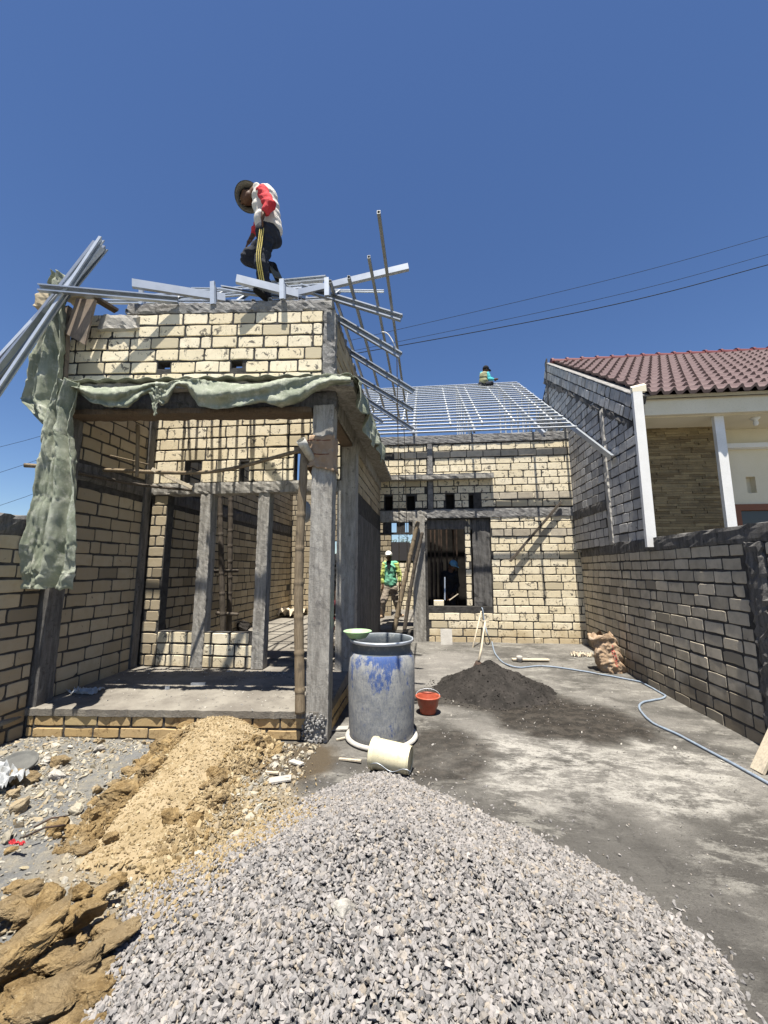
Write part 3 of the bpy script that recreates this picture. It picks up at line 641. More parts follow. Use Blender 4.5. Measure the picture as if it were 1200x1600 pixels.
def slant(name, va, vb, mat, pr, th=.15, amp=.012):
    m1 = MB(); rough_box('t', (0, 0, va), (Lr, th, vb), None, None, .07, amp, 3, m1, False); V = m1.arrays(); m2 = MB()
    m2.add(o0+V[:, :1]*ud-nn*(V[:, 1:2]-pr)+V[:, 2:3]*vd, [f for f in m1.f]); m2.build(name, mat, NB)
slant('slanted_beam', .0, .13, M['conc_dark'], .012)
block_wall('gable_courses', o0+vd*.13, ud, vd, Lr, .36, .13, NB, BP, row=.18, bl=.2, seed=52)
slant('gable_coping', .49, .51, M['cap'], .012, .2, .002)
rough_box('party_beam', (PX+.0, 7.0, 2.60), (PX+.05, 10.6, 2.78), M['conc_dark'], NB, .05, .006)
rough_box('party_stiffener', (PX-.012, 6.88, 2.0), (PX+.05, 7.0, 4.35), M['conc_pale'], NB, .06, .008)
rough_box('peak_edge', (PX, 9.68, 5.6), (PX+.05, 9.82, 6.83), M['conc_dark'], NB, .08, .01)
mb = MB(); mb.box((2.935, 5.70, 1.9), (3.06, 5.755, 4.1)); mb.build('end_pillar', M['white'], NB)
mb = MB(); mb.add([(2.93,5.70,4.101),(3.12,5.70,4.101),(3.12,5.755,4.101),(2.93,5.755,4.101),(2.93,5.70,4.16),(3.12,5.70,4.20),(3.12,5.755,4.24),(2.93,5.755,4.20)], [(0,3,2,1),(4,5,6,7),(0,1,5,4),(1,2,6,5),(2,3,7,6),(3,0,4,7)]); mb.build('pillar_head', M['cream'], NB)
mb = MB(); mb.box((PX+.135, 5.86, 3.80), (9.5, 5.94, 4.10)); mb.box((PX+.135, 5.942, 3.79), (9.5, 6.7, 3.85)); mb.build('fascia', M['cream'], NB)
g = NG('stacked_stone'); br = g.n('TexBrick'); mp = g.n('Mapping'); g.put(mp.inputs[0], g.pos); mp.inputs['Rotation'].default_value = (R(90), 0, 0)
mb = MB(); rn = np.random.default_rng(8); z = 1.9
while z < 3.80:
    hgt = rn.uniform(.025, .05); x = PX+.06-rn.uniform(0, .2)
    while x < 4.56:
        L = rn.uniform(.12, .36); a, b = max(x, PX+.06), min(x+L, 4.56); d = rn.uniform(0, .018)
        if b-a > .01: mb.box((a, 6.42-d, z), (b-.003, 6.5, z+hgt-.003))
        x += L
    z += hgt
r = g.island(); c = g.mix(r, (.17,.12,.06), (.34,.26,.14)); c = g.mix(g.ramp(g.noise(9, 5), .4, .7, 0, .5), c, (.13,.10,.06)); g.t.nodes.remove(br)
g.bump(g.noise(60, 5), .7, .01); M['stack'] = g.done(c, .9)
mb.build('stone_cladding', M['stack'], NB)
q0, q1 = P(1120, 645, 5.95), P(1148, 645, 5.95)
mb = MB(); mb.box((4.135, 5.96, 1.9), (4.26, 6.02, 3.788)); mb.build('porch_pillar', M['white'], NB)
a, b = P(1165, 745, 6.6), P(1183, 770, 6.6); d_ = P(1145, 788, 6.6); l_ = P(1140, 703, 6.6)
mb = MB(); X0, X1 = 4.56, 9.5; yy = 6.60
mb.box((X0, yy, b[2]), (a[0], yy+.12, 3.8)); mb.box((b[0], yy, b[2]), (X1, yy+.12, 3.8)); mb.box((a[0], yy, a[2]), (b[0], yy+.12, 3.8)); mb.box((X0, yy, d_[2]), (X1, yy+.12, b[2])); mb.box((X0, yy+.1, 1.8), (X1, yy+.14, d_[2])); mb.box((X0, yy, 1.8), (d_[0]-.025, yy+.099, d_[2]))
mb.box((a[0], yy+.1, b[2]), (b[0], yy+.12, a[2]))
fr_wall = mb.build('front_wall', M['cream'], NB)
mb = MB(); mb.box((X0, yy-.12, l_[2]), (X1, yy-.002, l_[2]+.07)); mb.build('window_hood', M['white'], NB)
g = NG('door_wood'); c = g.mix(g.noise(6, 5, vec=g.scale(1, 1, 8)), (.16,.045,.015), (.24,.08,.03)); M['door'] = g.done(c, .5)
mb = MB(); mb.box((d_[0]-.02, yy-.02, 1.8), (d_[0]+.09, yy+.09, d_[2]-.003)); mb.box((d_[0]+.09, yy-.02, d_[2]-.10), (X1, yy+.09, d_[2]-.003)); mb.build('door_frame', M['door'], NB)
g = NG('louvre'); M['glass'] = g.done((.05,.05,.05), .15)
mb = MB(); mb.box((d_[0]+.092, yy+.03, 1.8), (X1, yy+.06, d_[2]-.104)); mb.build('window_pane', M['glass'], NB)
lp = P(1178, 640, 6.1); mb = MB(); mb.lathe([(.0,.0),(.06,.0),(.055,-.02),(.025,-.04),(.03,-.06),(.035,-.09),(.02,-.115),(0,-.12)], (lp[0], 6.1, 3.79), 16); mb.build('ceiling_lamp', M['white'], NB, smooth=True)
# tiled roof
mb = MB(); ey, ez = 5.79, 4.085; rs = (6.66-ez)/(9.65-ey); Ls = math.hypot(9.65-ey, 6.66-ez); sdv = np.array([0, 1, rs])/math.hypot(1, rs); nv = np.array([0, -rs, 1])/math.hypot(1, rs)
nrow = 13; wv = .175; xs = np.arange(PX+.12, 9.6, wv/8); prof = (.030*np.cos(2*np.pi*xs/wv)+.012*np.cos(4*np.pi*xs/wv))
tl = Ls/nrow
for k in range(nrow):
    base = np.array([0, ey, ez])
    rows = []
    for (s, lift) in ((k*tl-.03, .066), (k*tl-.034, .018), (k*tl-.03, .066), ((k+1)*tl, .012)):
        rows.append(base+sdv*s+nv*lift)
    V = []; 
    for ri in (1, 0, 3): 
        for x, p in zip(xs, prof):
            q = rows[ri]+nv*(p+0.004*math.sin(k*7.1+x*3)); V.append((x, q[1], q[2]))
    n_ = len(xs); F = [(r_*n_+i, r_*n_+i+1, (r_+1)*n_+i+1, (r_+1)*n_+i) for r_ in (0, 1) for i in range(n_-1)]
    mb.add(V, F)
g = NG('roof_tile'); x, y, z = g.xyz(); cell = g.vor(6); c = g.mix(g.noise(5, 4), (.125,.08,.076), (.195,.14,.132)); c = g.mix(g.ramp(g.noise(22, 4), .5, .75, 0, .4), c, (.21,.165,.155)); g.bump(g.noise(50, 3), .3, .004)
M['tile'] = g.done(c, .6); tr = mb.build('tiled_roof', M['tile'], NB, smooth=False)
mb = MB(); mb.add([(PX+.15, ey+.03, ez-.06), (9.6, ey+.03, ez-.06), (9.6, 9.65, 6.58), (PX+.15, 9.65, 6.58), (9.6, 13.7, 4.1), (PX+.15, 13.7, 4.1)], [(0,1,2,3),(3,2,4,5)]); mb.build('roof_underlay', M['wood'], NB)
mb = MB(); x = PX+.1
while x < 9.6:
    mb.tube([(x, 9.65, 6.68), (x+.05, 9.65, 6.68), (x+.06, 9.65, 6.68), (x+.36, 9.65, 6.67)], [.115, .115, .095, .085], 14); x += .35
g = NG('ridge_tile'); M['ridge'] = g.done((.14,.035,.032), .5); mb.build('ridge_tiles', M['ridge'], NB, smooth=False)
# ------------------------------------------------------------------ loose stones
t_ = (1+5**.5)/2
ICO = np.array([(-1,t_,0),(1,t_,0),(-1,-t_,0),(1,-t_,0),(0,-1,t_),(0,1,t_),(0,-1,-t_),(0,1,-t_),(t_,0,-1),(t_,0,1),(-t_,0,-1),(-t_,0,1)])/math.hypot(1, t_)
ICF = np.array([(0,11,5),(0,5,1),(0,1,7),(0,7,10),(0,10,11),(1,5,9),(5,11,4),(11,10,2),(10,7,6),(7,1,8),(3,9,4),(3,4,2),(3,2,6),(3,6,8),(3,8,9),(4,9,5),(2,4,11),(6,2,10),(8,6,7),(9,8,1)])
def stones(name, pos, size, mat, parent=None, aniso=(.55, 1.45), flat=.75, sink=0.3, seed=1):
    rn = np.random.default_rng(seed); n = len(pos)
    v = np.repeat(ICO[None], n, 0)+rn.normal(0, .17, (n, 12, 3)); pl_ = rn.normal(size=(n, 5, 3)); pl_ /= np.linalg.norm(pl_, axis=2)[:, :, None]
    for k_ in range(5):
        s_ = np.einsum('nij,nj->ni', v, pl_[:, k_]); ex = np.maximum(s_-.48, 0); v = v-ex[:, :, None]*pl_[:, k_][:, None]
    v = v*rn.uniform(aniso[0], aniso[1], (n, 1, 3))*np.array([1, 1, flat])
    q = rn.normal(size=(n, 4)); q[:, 1:3] *= .45; q /= np.linalg.norm(q, axis=1)[:, None]; a, b, c, d = q.T
    Rm = np.stack([np.stack([1-2*(c*c+d*d), 2*(b*c-a*d), 2*(b*d+a*c)], -1), np.stack([2*(b*c+a*d), 1-2*(b*b+d*d), 2*(c*d-a*b)], -1), np.stack([2*(b*d-a*c), 2*(c*d+a*b), 1-2*(b*b+c*c)], -1)], 1)
    v = np.einsum('nij,nkj->nki', Rm, v)*np.asarray(size)[:, None, None]+pos[:, None, :]
    f = (ICF[None]+(np.arange(n)*12)[:, None, None]).reshape(-1, 3); v = v.reshape(-1, 3)
    me = bpy.data.meshes.new(name); off = np.array([pos[:, 0].mean(), pos[:, 1].mean(), 0]) if parent is None else WL[parent]
    me.vertices.add(len(v)); me.vertices.foreach_set('co', (v-off).ravel()); me.loops.add(len(f)*3); me.loops.foreach_set('vertex_index', f.ravel())
    me.polygons.add(len(f)); me.polygons.foreach_set('loop_start', np.arange(0, len(f)*3, 3)); me.polygons.foreach_set('loop_total', np.full(len(f), 3))
    me.materials.append(mat); me.polygons.foreach_set('use_smooth', np.zeros(len(f), bool)); me.update(calc_edges=True); o = bpy.data.objects.new(name, me); COL.objects.link(o)
    if parent is None: o.location = off
    else: o.parent = parent
    WL[o] = off; return o
def total_h(x, y): return np.maximum(np.maximum(ground_h(x, y), heap_h(x, y)), np.where(x < -1.0, clay_h(x, y), -1))
def sheet(name, fn, x0, x1, y0, y1, st, mat, minh=.0):
    xs = np.arange(x0, x1, st); ys = np.arange(y0, y1, st); X, Y = np.meshgrid(xs, ys); Z = fn(X, Y); nx, ny = len(xs), len(ys)
    keep = (Z > ground_h(X, Y)-.02)
    v = np.stack([X, Y, Z-.0], -1).reshape(-1, 3); i = (np.arange(ny-1)[:, None]*nx+np.arange(nx-1)[None]); k = keep[:-1, :-1] | keep[1:, 1:] | keep[1:, :-1] | keep[:-1, 1:]
    f = np.stack([i, i+1, i+nx+1, i+nx], -1)[k]; mb = MB(); mb.add(v, f.tolist()); return mb.build(name, mat, None, smooth=True)
# crushed stone heap: bed and stones
hp = sheet('gravel_heap', lambda x, y: heap_h(x, y)-.012, -2.0, 1.5, -.9, 3.6, .03, M['gbase']); tag(hp, 'grey crushed stone heap filling the foreground', 'gravel heap', kind='stuff')
n = 96000; x = rng.uniform(-2.0, 1.45, n); y = rng.uniform(.75, 3.55, n); z = heap_h(x, y); gz_ = ground_h(x, y)
k = (z > gz_-.004) & ~((x < -1.15) & (clay_h(x, y) > z)) & ~((y < 1.1) & (rng.random(n) < .0)); x, y, z = x[k], y[k], z[k]
sz = rng.uniform(.0058, .0152, len(x))*(1+.35*(rng.random(len(x)) < .08)); p = np.stack([x, y, z+rng.uniform(-.006, .009, len(x))], -1)
stones('loose_stones', p, sz, M['gravel'], hp, seed=2)['kind'] = 'stuff'
# strays round the foot of the heap and on the yard
n = 9000; x = rng.uniform(-1.6, 2.6, n); y = rng.uniform(1.0, 4.0, n); gap_ = ground_h(x, y)-heap_h(x, y); k = (gap_ > -.008) & (rng.random(n) < np.exp(-gap_/.028)) & (clay_h(x, y) < ground_h(x, y)); x, y = x[k], y[k]; n2 = 1500
x = np.concatenate([x, rng.uniform(-.3, 2.8, n2)]); y = np.concatenate([y, rng.uniform(2.2, 8.2, n2)]); z = ground_h(x, y)+.003
tag(stones('stray_chips', np.stack([x, y, z], -1), np.concatenate([rng.uniform(.006, .015, len(x)-n2), rng.uniform(.002, .0075, n2)]), M['gravel'], seed=3), 'small stone chips strewn on the dusty grey yard', 'stone chips', kind='stuff')
# clay ramp
cl = sheet('clay_mound', clay_h, -2.9, -1.1, 1.9, 3.95, .025, M['claybase']); tag(cl, 'ochre clay mound shovelled up against the porch slab', 'clay mound', kind='stuff')
n = 14000; x = rng.uniform(-2.75, -1.15, n); y = rng.uniform(2.05, 3.9, n); z = clay_h(x, y); k = (z > ground_h(x, y)-.01) & (z > heap_h(x, y)-.01); x, y, z = x[k], y[k], z[k]
edge = np.clip(np.abs(x+1.85)/.42, 0, 1); sz = (.004+.012*rng.random(len(x))**3)*(1+2.2*edge**3*rng.random(len(x))); p = np.stack([x, y, z], -1)
stones('clay_lumps', p, sz, M['clay'], cl, seed=4)['kind'] = 'stuff'
n = 2600; y = rng.uniform(2.3, 3.7, n); t_y = (3.95-y)/1.6; x = -1.95+.20*t_y-(.49-.15*t_y)*rng.uniform(.55, 1.25, n)*np.where(rng.random(n) < .82, 1, -1); z = np.maximum(clay_h(x, y), ground_h(x, y)); p = np.stack([x, y, z+.006], -1)
stones('clay_clods', p, .006+.024*rng.random(n)**3, M['rock'], cl, seed=24)['kind'] = 'stuff'
n = 2600; x = rng.normal(-1.22, .26, n); y = rng.normal(2.45, .30, n); z = np.maximum(heap_h(x, y), ground_h(x, y)); k = (heap_h(x, y) < .22) & (x > -1.9); x, y, z = x[k], y[k], z[k]
tag(stones('clay_crumbs', np.stack([x, y, z+.012], -1), rng.uniform(.004, .014, len(x)), M['clay'], seed=14), 'ochre crumbs mixed into the upper left flank of the gravel', 'crumbs', kind='stuff')
# pale rubble on the left
n = 12500; x = rng.uniform(-3.88, -1.0, n); y = rng.uniform(1.15, 3.85, n)**1.0; h = ground_h(x, y)
k = (h > clay_h(x, y)-.02) & (h > heap_h(x, y)-.03) & ((vnoise(x, y, 2.3, 31) > -.18) | (rng.random(n) < .25)) & ((x > -3.9) & (y < 3.68+.075*(x+3.9))); x, y, h = x[k], y[k], h[k]
sz = .004+.026*rng.random(len(x))**6+.007*rng.random(len(x)); tag(stones('rubble', np.stack([x, y, h+.003], -1), sz, M['rubble'], aniso=(.6, 1.6), flat=.55, seed=5), 'pale stone rubble strewn left of the clay mound', 'rubble', kind='stuff')
# crumbs on the porch slab
n = 420; x = rng.uniform(-3.8, -1.3, n); y = rng.uniform(3.85, 5.1, n); y = np.where(rng.random(n) < .5, 5.1-rng.exponential(.07, n), y); p = np.stack([x, y, .276+(y-3.9)/1.45*.054+.003], -1)
tag(stones('slab_crumbs', p, rng.uniform(.003, .013, n), M['chips'], seed=6), 'pale mortar crumbs scattered over the porch slab', 'crumbs', kind='stuff')

def rock(name, c, r, rot=(0,0,0), seed=0, mat='rock', label=None, group=None, cat='rock', sub=4):
    bm = bmesh.new(); rn = np.random.default_rng(seed); pts = rn.normal(size=(22, 3)); pts /= np.abs(pts).max(1)[:, None]**.75*np.linalg.norm(pts, axis=1)[:, None]**.25; pts *= rn.uniform(.72, 1.0, (22, 1))
    for p in pts: bm.verts.new(p)
    bmesh.ops.convex_hull(bm, input=bm.verts[:]); bmesh.ops.delete(bm, geom=[v for v in bm.verts if not v.link_faces], context='VERTS')
    bmesh.ops.bevel(bm, geom=bm.edges[:], offset=.05, segments=1, affect='EDGES'); bmesh.ops.triangulate(bm, faces=bm.faces[:])
    for _ in range(sub-1):
        bmesh.ops.subdivide_edges(bm, edges=[e for e in bm.edges if e.calc_length() > .16], cuts=1, use_grid_fill=True); bmesh.ops.triangulate(bm, faces=bm.faces[:])
    E = Matrix.Rotation(rot[2], 3, 'Z')@Matrix.Rotation(rot[1], 3, 'Y')@Matrix.Rotation(rot[0], 3, 'X'); o_ = seed*1.37; bm.normal_update()
    for v in bm.verts:
        q = np.array(v.co); n_ = np.array(v.normal)
        q = q+n_*(.20*vnoise(q[0]+o_+q[2]*.7, q[1]+9+q[2], 2.3, 1)+.11*vnoise(q[0]+q[2]*1.3+o_, q[1]*1.4-q[2], 6, 3)+.07*vnoise(q[0]-q[2]*2, q[1]+q[2]*1.5+o_, 14, 4))
        v.co = E@Vector(q*np.array(r)*1.08)
    me = bpy.data.meshes.new(name); bm.to_mesh(me); bm.free(); me.materials.append(M[mat]); o = bpy.data.objects.new(name, me); COL.objects.link(o); o.location = c; WL[o] = np.array(c, float)
    return tag(o, label, cat, group)
GR = 'ochre clay rocks in the near left corner'
big = [((58,1478),(.17,.075,.07),40,'long ochre rock slab slanting across the rock pile'),((175,1468),(.115,.075,.035),25,'flat ochre rock with jagged rim lying against the gravel'),
       ((75,1565),(.16,.10,.05),30,'broad smooth ochre slab lowest in the rock pile'),((70,1415),(.09,.085,.08),0,'dark brown-grey round rock at the top of the pile'),
       ((140,1420),(.075,.05,.045),50,'ochre wedge rock above the jagged flat rock'),((160,1545),(.05,.045,.04),60,'small tan rock wedged at the gravel edge'),
       ((125,1505),(.09,.06,.05),35,'tan rock between the long slab and the gravel'),((35,1425),(.08,.06,.055),10,'knobbly ochre rock left of the dark round rock'),
       ((10,1500),(.11,.08,.07),70,'brown rock cut by the left edge beside the long slab'),((30,1550),(.07,.05,.05),20,'small ochre rock under the long slab end')]
for i, ((px, py), r, a, lb) in enumerate(big):
    q = G(px, py, .12); rock('clay_rock', (q[0], q[1], .115 if i != 0 else .155), tuple(k*q_ for k, q_ in zip(r, (.86, .86, .8))), (R(24*math.sin(i*3.1)), R(-20*math.cos(i)), R(a)), 100+i, label=lb, cat='rock', group=GR, sub=5)
for i in range(95):
    px, py = rng.uniform(-60, 200), rng.uniform(1370, 1640)
    if px > 215-abs(py-1470)*.12: continue
    q = G(px, py, .05); s = rng.uniform(.022, .062); rock('clay_rock', (q[0], q[1], rng.uniform(-.01, .055)), (s*1.3, s*.85, s*.8), tuple(rng.uniform(-.5, .5, 2))+(rng.uniform(0, 3),), 200+i, label='small ochre rock filling a gap in the near left rock pile', group=GR, sub=3)
for i in range(30):
    px, py = rng.uniform(-60, 185), rng.uniform(1385, 1650); q = G(px, py, .08); s = rng.uniform(.055, .10)
    rock('clay_rock', (q[0], q[1], rng.uniform(.05, .10)), (s, s*.45, s*.42), (rng.uniform(-.5, .5), rng.uniform(-.45, .1), R(38+rng.normal(0, 14))), 600+i, label='elongated ochre rock slanting up to the right in the near left rock pile', group=GR, sub=4)
GM = 'clay boulders along the clay mound'
ml = [((265,1160),(.10,.08,.10),'craggy ochre boulder at the left shoulder of the clay mound'),((190,1235),(.13,.07,.075),'long ochre boulder half way down the clay mound'),((240,1195),(.09,.06,.05),'ochre boulder below the craggy one on the mound'),
      ((400,1160),(.07,.06,.07),'ochre boulder at the right shoulder of the mound, over a dark hollow'),((432,1160),(.035,.03,.09),'upright ochre block standing at the right side of the mound'),((290,1140),(.08,.05,.045),'ochre boulder at the crest of the mound'),
      ((175,1300),(.045,.035,.03),'small ochre boulder at the lower left end of the mound'),((155,1262),(.05,.04,.03),'small ochre boulder left of the long mound boulder')]
for i, ((px, py), r, lb) in enumerate(ml):
    q = G(px, py, .1); z = float(total_h(q[0], q[1])); rock('clay_boulder', (q[0], q[1], z+.02), r, (.2*i, .1, .6*i), 300+i, mat='rock', label=lb, group=GM)
for i in range(44):
    t = rng.random(); sd_ = rng.choice([-1, 1], p=[.72, .28]); yy = 3.7-1.3*t; xx = -1.95-.12*t+sd_*(.44-.10*t)+.14*t+rng.normal(0, .06); s = rng.uniform(.02, .062)
    rock('clay_boulder', (xx, yy, float(total_h(xx, yy))+.01), (s*1.2, s, s*.8), tuple(rng.uniform(-1, 1, 3)), 340+i, label='small ochre clay boulder on the flank of the clay mound', group=GM, sub=3)
GL = 'loose stones on the left rubble'
for i, (px, py, s, mt, lb) in enumerate([(92,1193,.065,'rock','brown and tan cube-like stone right of the grey lid'),(36,1222,.09,'rock','large tan stone just in front of the grey lid'),(72,1192,.05,'chips','grey-white stone between lid and brown stone'),
        (88,1210,.06,'chips','pale angular stone in front of the brown stone'),(22,1248,.045,'rubble','pale tan stone beside the clear plastic'),(30,1268,.06,'rubble','yellowish stone below the clear plastic'),(12,1305,.04,'rubble','pale green-grey stone at the left edge'),
        (76,1280,.025,'rock','small ochre stone near the rebar offcuts'),(18,1320,.028,'rock','small ochre stone near the pink scrap'),(155,1168,.05,'chips','white stone chip below the porch slab'),(120,1262,.045,'rubble','pale slab stone in the middle of the rubble'),(130,1330,.05,'rock','flat brown stone at the lower edge of the rubble')]):
    q = G(px, py, .02); rock('loose_stone', (q[0], q[1], float(total_h(q[0], q[1]))+s*.35), (s*1.15, s*.85, s*.7), (.3*i, .2, i*.9), 400+i, mat=mt, label=lb, group=GL, sub=3)
q = G(538, 1435, .35); rock('loose_stone', (q[0], q[1], float(heap_h(q[0], q[1]))+.012), (.038, .034, .022), (.1, .1, .5), 77, mat='conc', label='single big pale stone lying on the grey gravel heap', cat='rock', sub=3)

# ------------------------------------------------------------------ sand heap
def sand_h(x, y):
    dx, dy = x-.80, y-5.72; r = np.sqrt((dx/np.where(dx > 0, .78, .76))**2+(dy/.70)**2)*(1+.26*vnoise(x, y, 2.6, 41)+.07*vnoise(x, y, 8, 42))
    z = .40*(1-np.sqrt(r*r+.006))+.045*vnoise(x, y, 5, 43)+.035*vnoise(x, y, 13, 44)+.016*vnoise(x, y, 34, 45)+.05*np.exp(-((x-.80)**2+(y-5.95)**2)/.008)
    return z+ground_h(x, y)*.5
sh = sheet('sand_heap', sand_h, -.3, 2.0, 4.8, 6.7, .014, M['sand']); tag(sh, 'heap of black wet sand in the middle of the yard', 'sand heap', kind='stuff')

n = 2600; th = rng.uniform(0, 6.28, n); rr = rng.random(n)**.6*1.12; x = .80+.78*rr*np.cos(th); y = 5.72+.70*rr*np.sin(th); z = np.maximum(sand_h(x, y), ground_h(x, y))
stones('sand_lumps', np.stack([x, y, z+.002], -1), .003+.014*rng.random(n)**4, M['sand'], sh, seed=25)['kind'] = 'stuff'
n = 110; x = rng.uniform(-.2, 2.9, n); y = rng.uniform(2.8, 8.2, n); k = heap_h(x, y) < -.02; x, y = x[k], y[k]
tag(stones('mortar_crumbs', np.stack([x, y, ground_h(x, y)+.004], -1), rng.uniform(.006, .018, len(x)), M['chips'], flat=.4, seed=26), 'pale mortar crumbs dropped here and there on the yard', 'crumbs', kind='stuff')
# ------------------------------------------------------------------ drum, bowl, pails
B = empty('plastic_drum', (-.47, 4.10, .0), 'tall blue plastic drum crusted with grey cement beside the corner column', 'drum')
pr = [(0,.03),(.25,.03),(.285,.01),(.305,.03),(.312,.08),(.318,.20),(.326,.45),(.327,.60),(.322,.76),(.300,.80),(.290,.815),(.292,.88),(.300,.885),(.312,.895),(.314,.915),(.306,.922),(.296,.915),(.286,.88),(.285,.80),(.300,.70),(.300,.08),(0,.06)]
mb = MB(); mb.lathe(pr, (-.47, 4.10, 0), 72); mb.build('drum_body', M['barrel'], B, smooth=True)
mb = MB(); mb.lathe([(.306,.921),(.316,.926),(.319,.914),(.315,.9),(.312,.895)], (-.47, 4.10, 0), 72); mb.build('drum_rim', M['metal_bright'], B, smooth=True)
mb = MB(); mb.lathe([(.30,.0),(.345,.005),(.355,.02),(.34,.035),(.31,.035)], (-.47, 4.10, 0), 48); mb.build('cement_crust', M['conc_pale'], B, smooth=True)
mb = MB(); mb.lathe([(0,.60),(.299,.60)], (-.47, 4.10, 0), 48); g = NG('murky_water'); M['water'] = g.done((.05,.055,.05), .1); mb.build('water_surface', M['water'], B)
mb = MB(); mb.lathe([(0,0),(.07,0),(.085,.005),(.125,.055),(.138,.062),(.142,.068),(.136,.072),(.12,.062),(.082,.018),(0,.012)], (-.70, 4.02, .93), 48)
tag(mb.build('green_bowl', M['greenp'], None, smooth=True), 'small light green plastic bowl balanced on the drum rim', 'bowl')
K = empty('red_bucket', (-.02, 4.80, 0), 'small orange-red plastic bucket standing between drum and sand heap', 'bucket')
mb = MB(); mb.lathe([(0,.004),(.085,.0),(.09,.01),(.105,.075),(.112,.08),(.125,.155),(.135,.16),(.137,.168),(.142,.175),(.14,.185),(.128,.186),(.122,.17),(.102,.07),(.085,.02),(0,.016)], (-.02, 4.80, 0), 48); mb.build('bucket_body', M['redp'], K, smooth=True)
mb = MB(); mb.tube([(-.02-.135*math.cos(t), 4.80+.02+.09*math.sin(t), .178+.05*math.sin(t)) for t in np.linspace(0, math.pi, 18)], .003, 6); mb.build('wire_handle', M['metal'], K, smooth=True)
a0 = np.array([-.475, 3.47, .122]); ax = np.array([.975, -.20, -.05]); ax /= np.linalg.norm(ax)
K = empty('cream_pail', (-.32, 3.5, 0), 'cream plastic pail lying on its side in front of the drum', 'pail')
mb = MB(); mb.lathe([(.105,.03),(.112,0),(.118,.0),(.120,.010),(.114,.024),(.121,.026),(.121,.036),(.112,.04),(.104,.30),(.100,.31),(.096,.315),(.0,.305)], a0, 48, tuple(ax)); mb.lathe([(.118,.0),(.108,.002),(.098,.30),(0,.295)], a0, 48, tuple(ax)); mb.build('pail_body', M['whitep'], K, smooth=True)
mb = MB(); mb.lathe([(.097,.315),(.101,.322),(.096,.326),(.090,.318)], a0, 40, tuple(ax)); mb.build('base_ring', M['whitep'], K, smooth=True)
mb = MB(); mb.tube([a0+ax*.33*t+np.array([0, -.115, -.04+.02*math.sin(t*9)]) for t in np.linspace(0, 1, 12)], .003, 6); mb.build('wire_handle', M['metal'], K, smooth=True)

# ------------------------------------------------------------------ hose
def spline(pts, n=12):
    pts = [np.array(p, float) for p in pts]; pts = [2*pts[0]-pts[1]]+pts+[2*pts[-1]-pts[-2]]; out = []
    for i in range(1, len(pts)-2):
        for k in range(n):
            t = k/n; p0, p1, p2, p3 = pts[i-1:i+3]
            out.append(.5*((2*p1)+(-p0+p2)*t+(2*p0-5*p1+4*p2-p3)*t*t+(-p0+3*p1-3*p2+p3)*t**3))
    out.append(pts[-2]); return out
hz = [(753,948),(757,970),(763,990)]
hp_ = [P(751, 949, 8.66), P(754, 952, 8.56), P(757, 972, 8.5), P(762, 992, 8.3)]+[G(x, y, .06) for x, y in ((768,1008),(775,1026),(800,1041))]+[G(x, y, .0) for x, y in ((850,1046),(900,1052),(960,1061),(1020,1072),(1037,1080),(1038,1091),(1005,1099),(1000,1110),(1020,1131),(1060,1150),(1120,1182),(1200,1227),(1290,1280),(1480,1400),(1700,1640))]
sp = spline(hp_, 10); sp = [np.array([min(p[0], 2.985 if p[1] > 3.2 else p[0]), p[1], max(p[2], float(ground_h(p[0], p[1]))+.012)]) for p in sp]
mb = MB(); mb.tube(sp, .0125, 10); tag(mb.build('garden_hose', M['hose'], None, smooth=True), 'pale blue-grey hose winding from the window sill across the yard', 'hose')

# ------------------------------------------------------------------ cement sack by the right wall
SK = empty('cement_sack', (2.82, 6.8, 0), 'crumpled brown paper cement sack with red printing leaning by the right wall', 'sack')
def blobmesh(fn, nu, nv): 
    v = [fn(i/nu, j/nv) for j in range(nv+1) for i in range(nu)]; f = [(j*nu+i, j*nu+(i+1) % nu, (j+1)*nu+(i+1) % nu, (j+1)*nu+i) for j in range(nv) for i in range(nu)]; return v, f
def sackf(u, v):
    a = 2*math.pi*u; e = 3.2; ca, sa = math.cos(a), math.sin(a); r = (abs(ca)**e+abs(sa)**e)**(-1/e)
    w = .185*(1-.10*(2*v-1)**2)*(1 if v < .9 else 1-.35*((v-.9)/.1)); d = .105*(1+.15*math.sin(v*7))*(1 if v < .86 else 1-.3*((v-.86)/.14)**1)
    cr = .05*vnoise(math.cos(a)*1.2+3, math.sin(a)*1.2+v*4, 2.3, 3)+.03*vnoise(math.cos(a)*2+v*2, math.sin(a)*2+v*5, 4.7, 8); x = r*ca*(w+cr); y = r*sa*(d+cr); z = .56*v*(1+.03*math.sin(a*5))+(.035*math.sin(a*4+1) if v > .93 else 0)
    return (2.80+x-.10*v+.02, 6.80+y+.03*v, z+ground_h(2.8, 6.8)*1.0)
mb = MB(); v, f = blobmesh(sackf, 64, 46); mb.add(v, f); mb.add([(2.80-.05, 6.8, .03)]+[v[i] for i in range(64)], [(0, 1+(i+1) % 64, 1+i) for i in range(64)]); mb.build('sack_body', M['paper'], SK, smooth=True)
mb = MB(); mb.tube([(2.62+.17*math.cos(t)+.08, 6.83+.09*math.sin(t), .54+.03*math.sin(3*t)) for t in np.linspace(0, 6.28, 24)], [.028+.012*math.sin(i*2.1) for i in range(24)], 8); mb.build('rolled_top', M['paper'], SK, smooth=True)
mb = MB()
for k in range(9):
    for c in range(2):
        uu = .80-.022*c; v0, v1 = .18+.062*k, .18+.062*k+.045
        if c == 1 and k > 6: continue
        q = [np.array(sackf(uu+du, v_)) for du, v_ in ((0,v0),(.013,v0),(.013,v1),(0,v1))]; q = [p+np.array([.0, -.004, 0]) for p in q]; mb.add(q, [(0,1,2,3),(3,2,1,0)])
mb.build('red_printing', M['redink'], SK)
